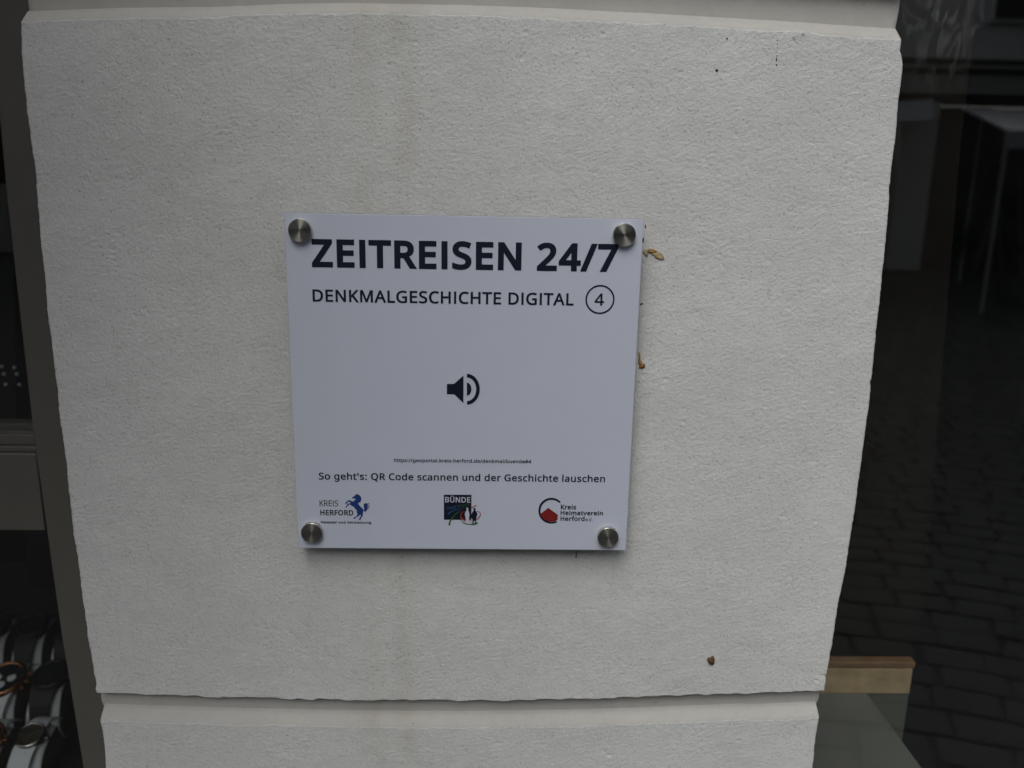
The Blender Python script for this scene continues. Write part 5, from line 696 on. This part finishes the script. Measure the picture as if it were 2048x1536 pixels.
for (px, py, Y, args, lab, clab) in (
    (65, 1255, 0.555, (0.0185, M_BLKM, M_DIALB, M_STRB), 'all-black wristwatch in the farthest row, second from the window frame', 'white cushion under the all-black watch in the farthest row'),
    (142, 1256, 0.555, (0.0175, M_BLKM, M_DIALB, M_STRB), 'dark wristwatch in the farthest row half hidden by the window frame', 'white cushion half hidden by the frame in the farthest row'),
    (-10, 1254, 0.555, (0.0175, M_BLKM, M_DIALB, M_STRBR), 'dark wristwatch in the farthest row at the picture edge', 'white cushion at the picture edge in the farthest row'),
    (10, 1362, 0.441, (0.0235, M_ROSE, M_DIALB, M_STRW), 'rose gold chronograph with three pale subdials on a white strap in the middle row', 'white cushion under the rose gold chronograph in the middle row'),
    (100, 1354, 0.441, (0.0195, M_BLKM, M_DIALB, M_STRB), 'black wristwatch on a white cushion in the middle row beside the rose gold one', 'white cushion under the black watch in the middle row'),
    (62, 1476, 0.354, (0.0152, M_SILV, M_DIALS, M_STRW), 'silver wristwatch with brownish dial in the nearest row', 'white cushion under the silver watch in the nearest row'),
    (-26, 1480, 0.354, (0.019, M_ROSE, M_DIALB, M_STRW), 'rose gold wristwatch in the nearest row cut by the picture edge', 'white cushion at the picture edge in the nearest row')):
    p = at(px + 10, py + 14, Y)
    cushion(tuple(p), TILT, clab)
    watch(tuple(p), TILT, *args, lab, subs='chronograph' in lab)

# ---------------------------------------------------------------- the street, seen only in the right-hand pane
M_PAVE = mat('dark_paving_stone', (0.031, 0.035, 0.035), 0.8, var=(3, 0.4), bump=(60, 0.003)); M_SAND = mat('joint_sand', (0.012, 0.012, 0.011), 0.95, var=(5, 0.2))
gr = tag(box('street_ground', -60, 60, -60, 0.16, GROUND - 0.3, GROUND, M_SAND), kind='structure')
sett = bm_mesh(box_bm(-0.096, 0.096, -0.062, 0.062, 0.0, 0.014, 0.005, seg=1)); sett.materials.append(M_PAVE)
cells = []
# rows run at a slant to the wall and swing in shallow arcs
du = Vector((0.479, -0.878)); dvv = Vector((0.878, 0.479))
for iu in range(-20, 150):
    for iv in range(-45, 60):
        v = iv * 0.205 + (iu % 2) * 0.05 + 0.03 * math.sin(iu * 0.9) + rng.normal(0, 0.004); u = iu * 0.14 + 0.16 * math.sin(v * 2.1 + 0.6) + rng.normal(0, 0.004)
        p = Vector((0.6, -0.4)) + du * u + dvv * v
        x, y = p
        if -16 < y < -0.3 and 0.2 < x < 13 and abs(x - (-y * 0.62 + 0.6)) < 1.1 + (-y) * 0.35: cells.append((x, y, math.atan2(0.479, 0.878) - math.atan(0.16 * 2.1 * math.cos(v * 2.1 + 0.6)) * 1.0))
seen = sorted((c for c in cells if abs(c[0] - (-c[1] * 0.42 + 0.82)) < 0.75 - c[1] * 0.1), key=lambda c: -c[1]); near = set(seen[:300])
for c in seen[:300]:
    o = link('paving_sett', sett, None, gr, (c[0], c[1], GROUND + rng.uniform(-0.003, 0.001))); o.rotation_euler = (rng.normal(0, 0.01), rng.normal(0, 0.01), c[2] + rng.normal(0, 0.03))
b = bmesh.new(); vs = []; fs = []
tv = [v.co.copy() for v in sett.vertices]; tf = [tuple(p.vertices) for p in sett.polygons]
for c in cells:
    if c in near: continue
    k = len(vs); a = c[2] + rng.normal(0, 0.03); ca, sa = math.cos(a), math.sin(a); dz = rng.uniform(-0.003, 0.001)
    vs += [(c[0] + v.x * ca - v.y * sa, c[1] + v.x * sa + v.y * ca, GROUND + v.z + dz) for v in tv]; fs += [tuple(i + k for i in f) for f in tf]
me = bpy.data.meshes.new('paving_field'); me.from_pydata(vs, [], fs); me.update()
tag(link('paving_field', me, M_PAVE, gr), kind='stuff')

opp = tag(empty('opposite_building', (0, -16.3, GROUND)), 'pale plastered town house across the street seen only as a dim reflection', 'building')
M_OPP = mat('pale_render', (0.80, 0.80, 0.77), 0.85, var=(0.8, 0.06)); M_OPPD = mat('dark_shopfront', (0.02, 0.02, 0.02), 0.4); M_OPPG = mat('grey_fascia', (0.42, 0.42, 0.40), 0.7); M_OPPW = mat('white_pillar', (0.60, 0.63, 0.63), 0.8)
def O(o): return rel(o, opp)
D = 16.3
zt = lambda py: across(1950, py, D)[2]
O(box('upper_wall', -14, 30, -D - 0.5, -D, zt(118), 8.5, M_OPP, opp))
O(box('cornice', -14, 30, -D - 0.3, -D + 0.02, zt(133), zt(118) - 0.002, M_OPPD, opp)); O(box('cornice', -14, 30, -D - 0.3, -D + 0.16, zt(139), zt(133) - 0.002, M_OPPG, opp)); O(box('cornice', -14, 30, -D - 0.3, -D + 0.02, zt(150), zt(139) - 0.002, M_OPPD, opp))
O(box('fascia', -14, 30, -D - 0.4, -D, zt(188), zt(150) - 0.002, M_OPPG, opp)); O(box('shadow_gap', -14, 30, -D - 0.6, -D - 0.25, zt(206), zt(188) - 0.002, M_OPPD, opp))
a = across(1775, 500, D)[0]; c = across(1842, 500, D)[0]
O(box('pillar', a, c, -D - 0.5, -D + 0.05, GROUND + 0.003, zt(206) - 0.002, M_OPPW, opp, 0.02))
O(box('shop_recess', -14, 30, -D - 1.5, -D - 1.2, GROUND + 0.003, zt(206) - 0.002, M_OPPD, opp))
O(box('shutter', across(1905, 400, D)[0], across(2010, 400, D)[0], -D - 1.0, -D - 0.9, zt(425), zt(206) - 0.004, mat('dim_shutter', (0.05, 0.05, 0.052), 0.6), opp))
wa = across(1992, 12, D); wb = across(2100, 42, D)
wf = O(box('window', wa[0], wb[0], -D - 0.1, -D + 0.02, wb[2] + 0.0, wa[2] + 1.2, M_OPPD, opp)); wf.name = 'window'
O(box('window_sill', wa[0] - 0.1, wb[0] + 0.1, -D - 0.05, -D + 0.15, wb[2] - 0.08, wb[2] - 0.002, M_OPPG, opp))
for i in range(-4, 12):
    if abs(i * 2.6 + 1.5 - wa[0]) > 2.5: O(box('window', i * 2.6 + 0.8, i * 2.6 + 2.0, -D - 0.1, -D + 0.02, 3.2, 4.9, M_OPPD, opp))
O(box('roof', -14.5, 30.5, -D - 6, -D + 0.4, 8.502, 8.9, mat('roof_tiles', (0.12, 0.05, 0.035), 0.8), opp))
# side houses closing the street
for x0, x1, lab in ((-40, -30, 'plain rendered house closing the street on the left'), (31, 42, 'plain rendered house closing the street on the right')):
    h = tag(empty('neighbour_house', ((x0 + x1) / 2, -8, GROUND)), lab, 'building')
    rel(box('wall', x0, x1, -20, 0, GROUND + 0.003, 8, M_OPP, h), h); rel(box('roof', x0 - .3, x1 + .3, -20.3, 0.3, 8.002, 8.5, M_OPPD, h), h)
# white canopy
M_CAN = mat('white_canvas', (0.86, 0.88, 0.90), 0.8); M_CANU = mat('canvas_edge', (0.45, 0.46, 0.47), 0.8)
can = tag(empty('market_canopy', tuple(across(2030, 600, 12.5)[:2]) + (GROUND,)), 'white canvas market canopy reflected in the right shop glass', 'canopy')
A, B = across(1925, 221, 14.2), across(2150, 233, 14.2); C_, E_ = across(2013, 264, 10.2), across(2230, 264, 10.2)
rel(poly_solid('canvas', [tuple(A), tuple(B), tuple(E_), tuple(C_)], (0, -0.03, 0.04), M_CAN, can), can)
rel(poly_solid('valance', [tuple(C_ - [0, 0, 0.012]), tuple(E_ - [0, 0, 0.012]), tuple(E_ - [0, 0, 0.20]), tuple(C_ - [0, 0, 0.20])], (0, -0.02, 0), M_CANU, can), can)
for p in (C_, E_): rel(link('pole', bm_mesh(tube_bm([(p[0] + .05, p[1] - .05, GROUND), (p[0] + .05, p[1] - .05, p[2] - 0.02)], 0.025)), M_OPPG, can), can)
for p in (A, B): rel(link('pole', bm_mesh(tube_bm([(p[0] + .3, p[1] + .1, GROUND), (p[0] + .3, p[1] + .1, p[2] - 0.06)], 0.025)), M_OPPG, can), can)
aw = tag(empty('shop_blind', tuple(across(1830, 240, 16.2))), 'pale shop blind above the arcade pillar reflected beside the pier', 'awning')
q = [across(1700, 215, 16.2), across(1868, 200, 16.2), across(1868, 238, 15.2), across(1700, 250, 15.2)]
rel(poly_solid('canvas', [tuple(v) for v in q], (0, -0.03, 0.03), mat('pale_blind', (0.62, 0.66, 0.68), 0.8), aw), aw)
rel(link('arm', bm_mesh(tube_bm([tuple(across(1868, 236, 16.2)), tuple(q[2])], 0.02)), M_OPPG, aw), aw)
lad = tag(empty('stepladder', tuple(across(1980, 605, 11.4)[:2]) + (GROUND,)), 'tall stepladder standing in the street reflected in the right shop glass', 'ladder')
M_ALU = mat('dull_aluminium', (0.09, 0.095, 0.10), 0.5, 0.6)
top = across(2016, 325, 11.4)
for dx in (0, 0.5):
    f1 = across(1932, 604, 11.4); f2 = across(2044, 612, 11.0)
    rel(link('leg', bm_mesh(tube_bm([(f1[0], f1[1] - dx, GROUND + .004), (top[0], top[1] - dx, top[2])], 0.03)), M_ALU, lad), lad)
    rel(link('leg', bm_mesh(tube_bm([(f2[0], f2[1] - dx, GROUND + .004), (top[0] + .15, top[1] - dx, top[2])], 0.03)), M_ALU, lad), lad)
for t in (0.2, 0.4, 0.6, 0.8): 
    x = f2[0] * (1 - t) + (top[0] + .15) * t; z = GROUND * (1 - t) + top[2] * t
    rel(box('step', x - 0.05, x + 0.05, -11.5, -11.0, z - 0.015, z + 0.015, M_ALU, lad), lad)
rel(box('top_plate', top[0] - 0.05, top[0] + 0.2, -11.95, -11.35, top[2], top[2] + 0.04, M_ALU, lad), lad)
# added awning, out of view, that shades the left side of the pier
awn = tag(empty('shade_awning', (-1.3, WALL, 0.98)), 'added unseen grey awning over the left shop window, shading the left of the pier', 'awning')
rel(poly_solid('fabric', [(-2.4, 0.0, 0.80), (-0.29, 0.0, 0.80), (-0.29, -0.8, 0.62), (-2.4, -0.8, 0.62)], (0, -0.004, 0.012), mat('shade_awning_fabric', (0.09, 0.09, 0.09), 0.9), awn), awn)
rel(link('front_bar', bm_mesh(tube_bm([(-2.42, -0.8, 0.615), (-0.283, -0.8, 0.615)], 0.018)), M_FR, awn), awn)
for x in (-2.3, -0.34): rel(link('arm', bm_mesh(tube_bm([(x, 0.0, 0.50), (x, -0.78, 0.605)], 0.012)), M_FR, awn), awn)
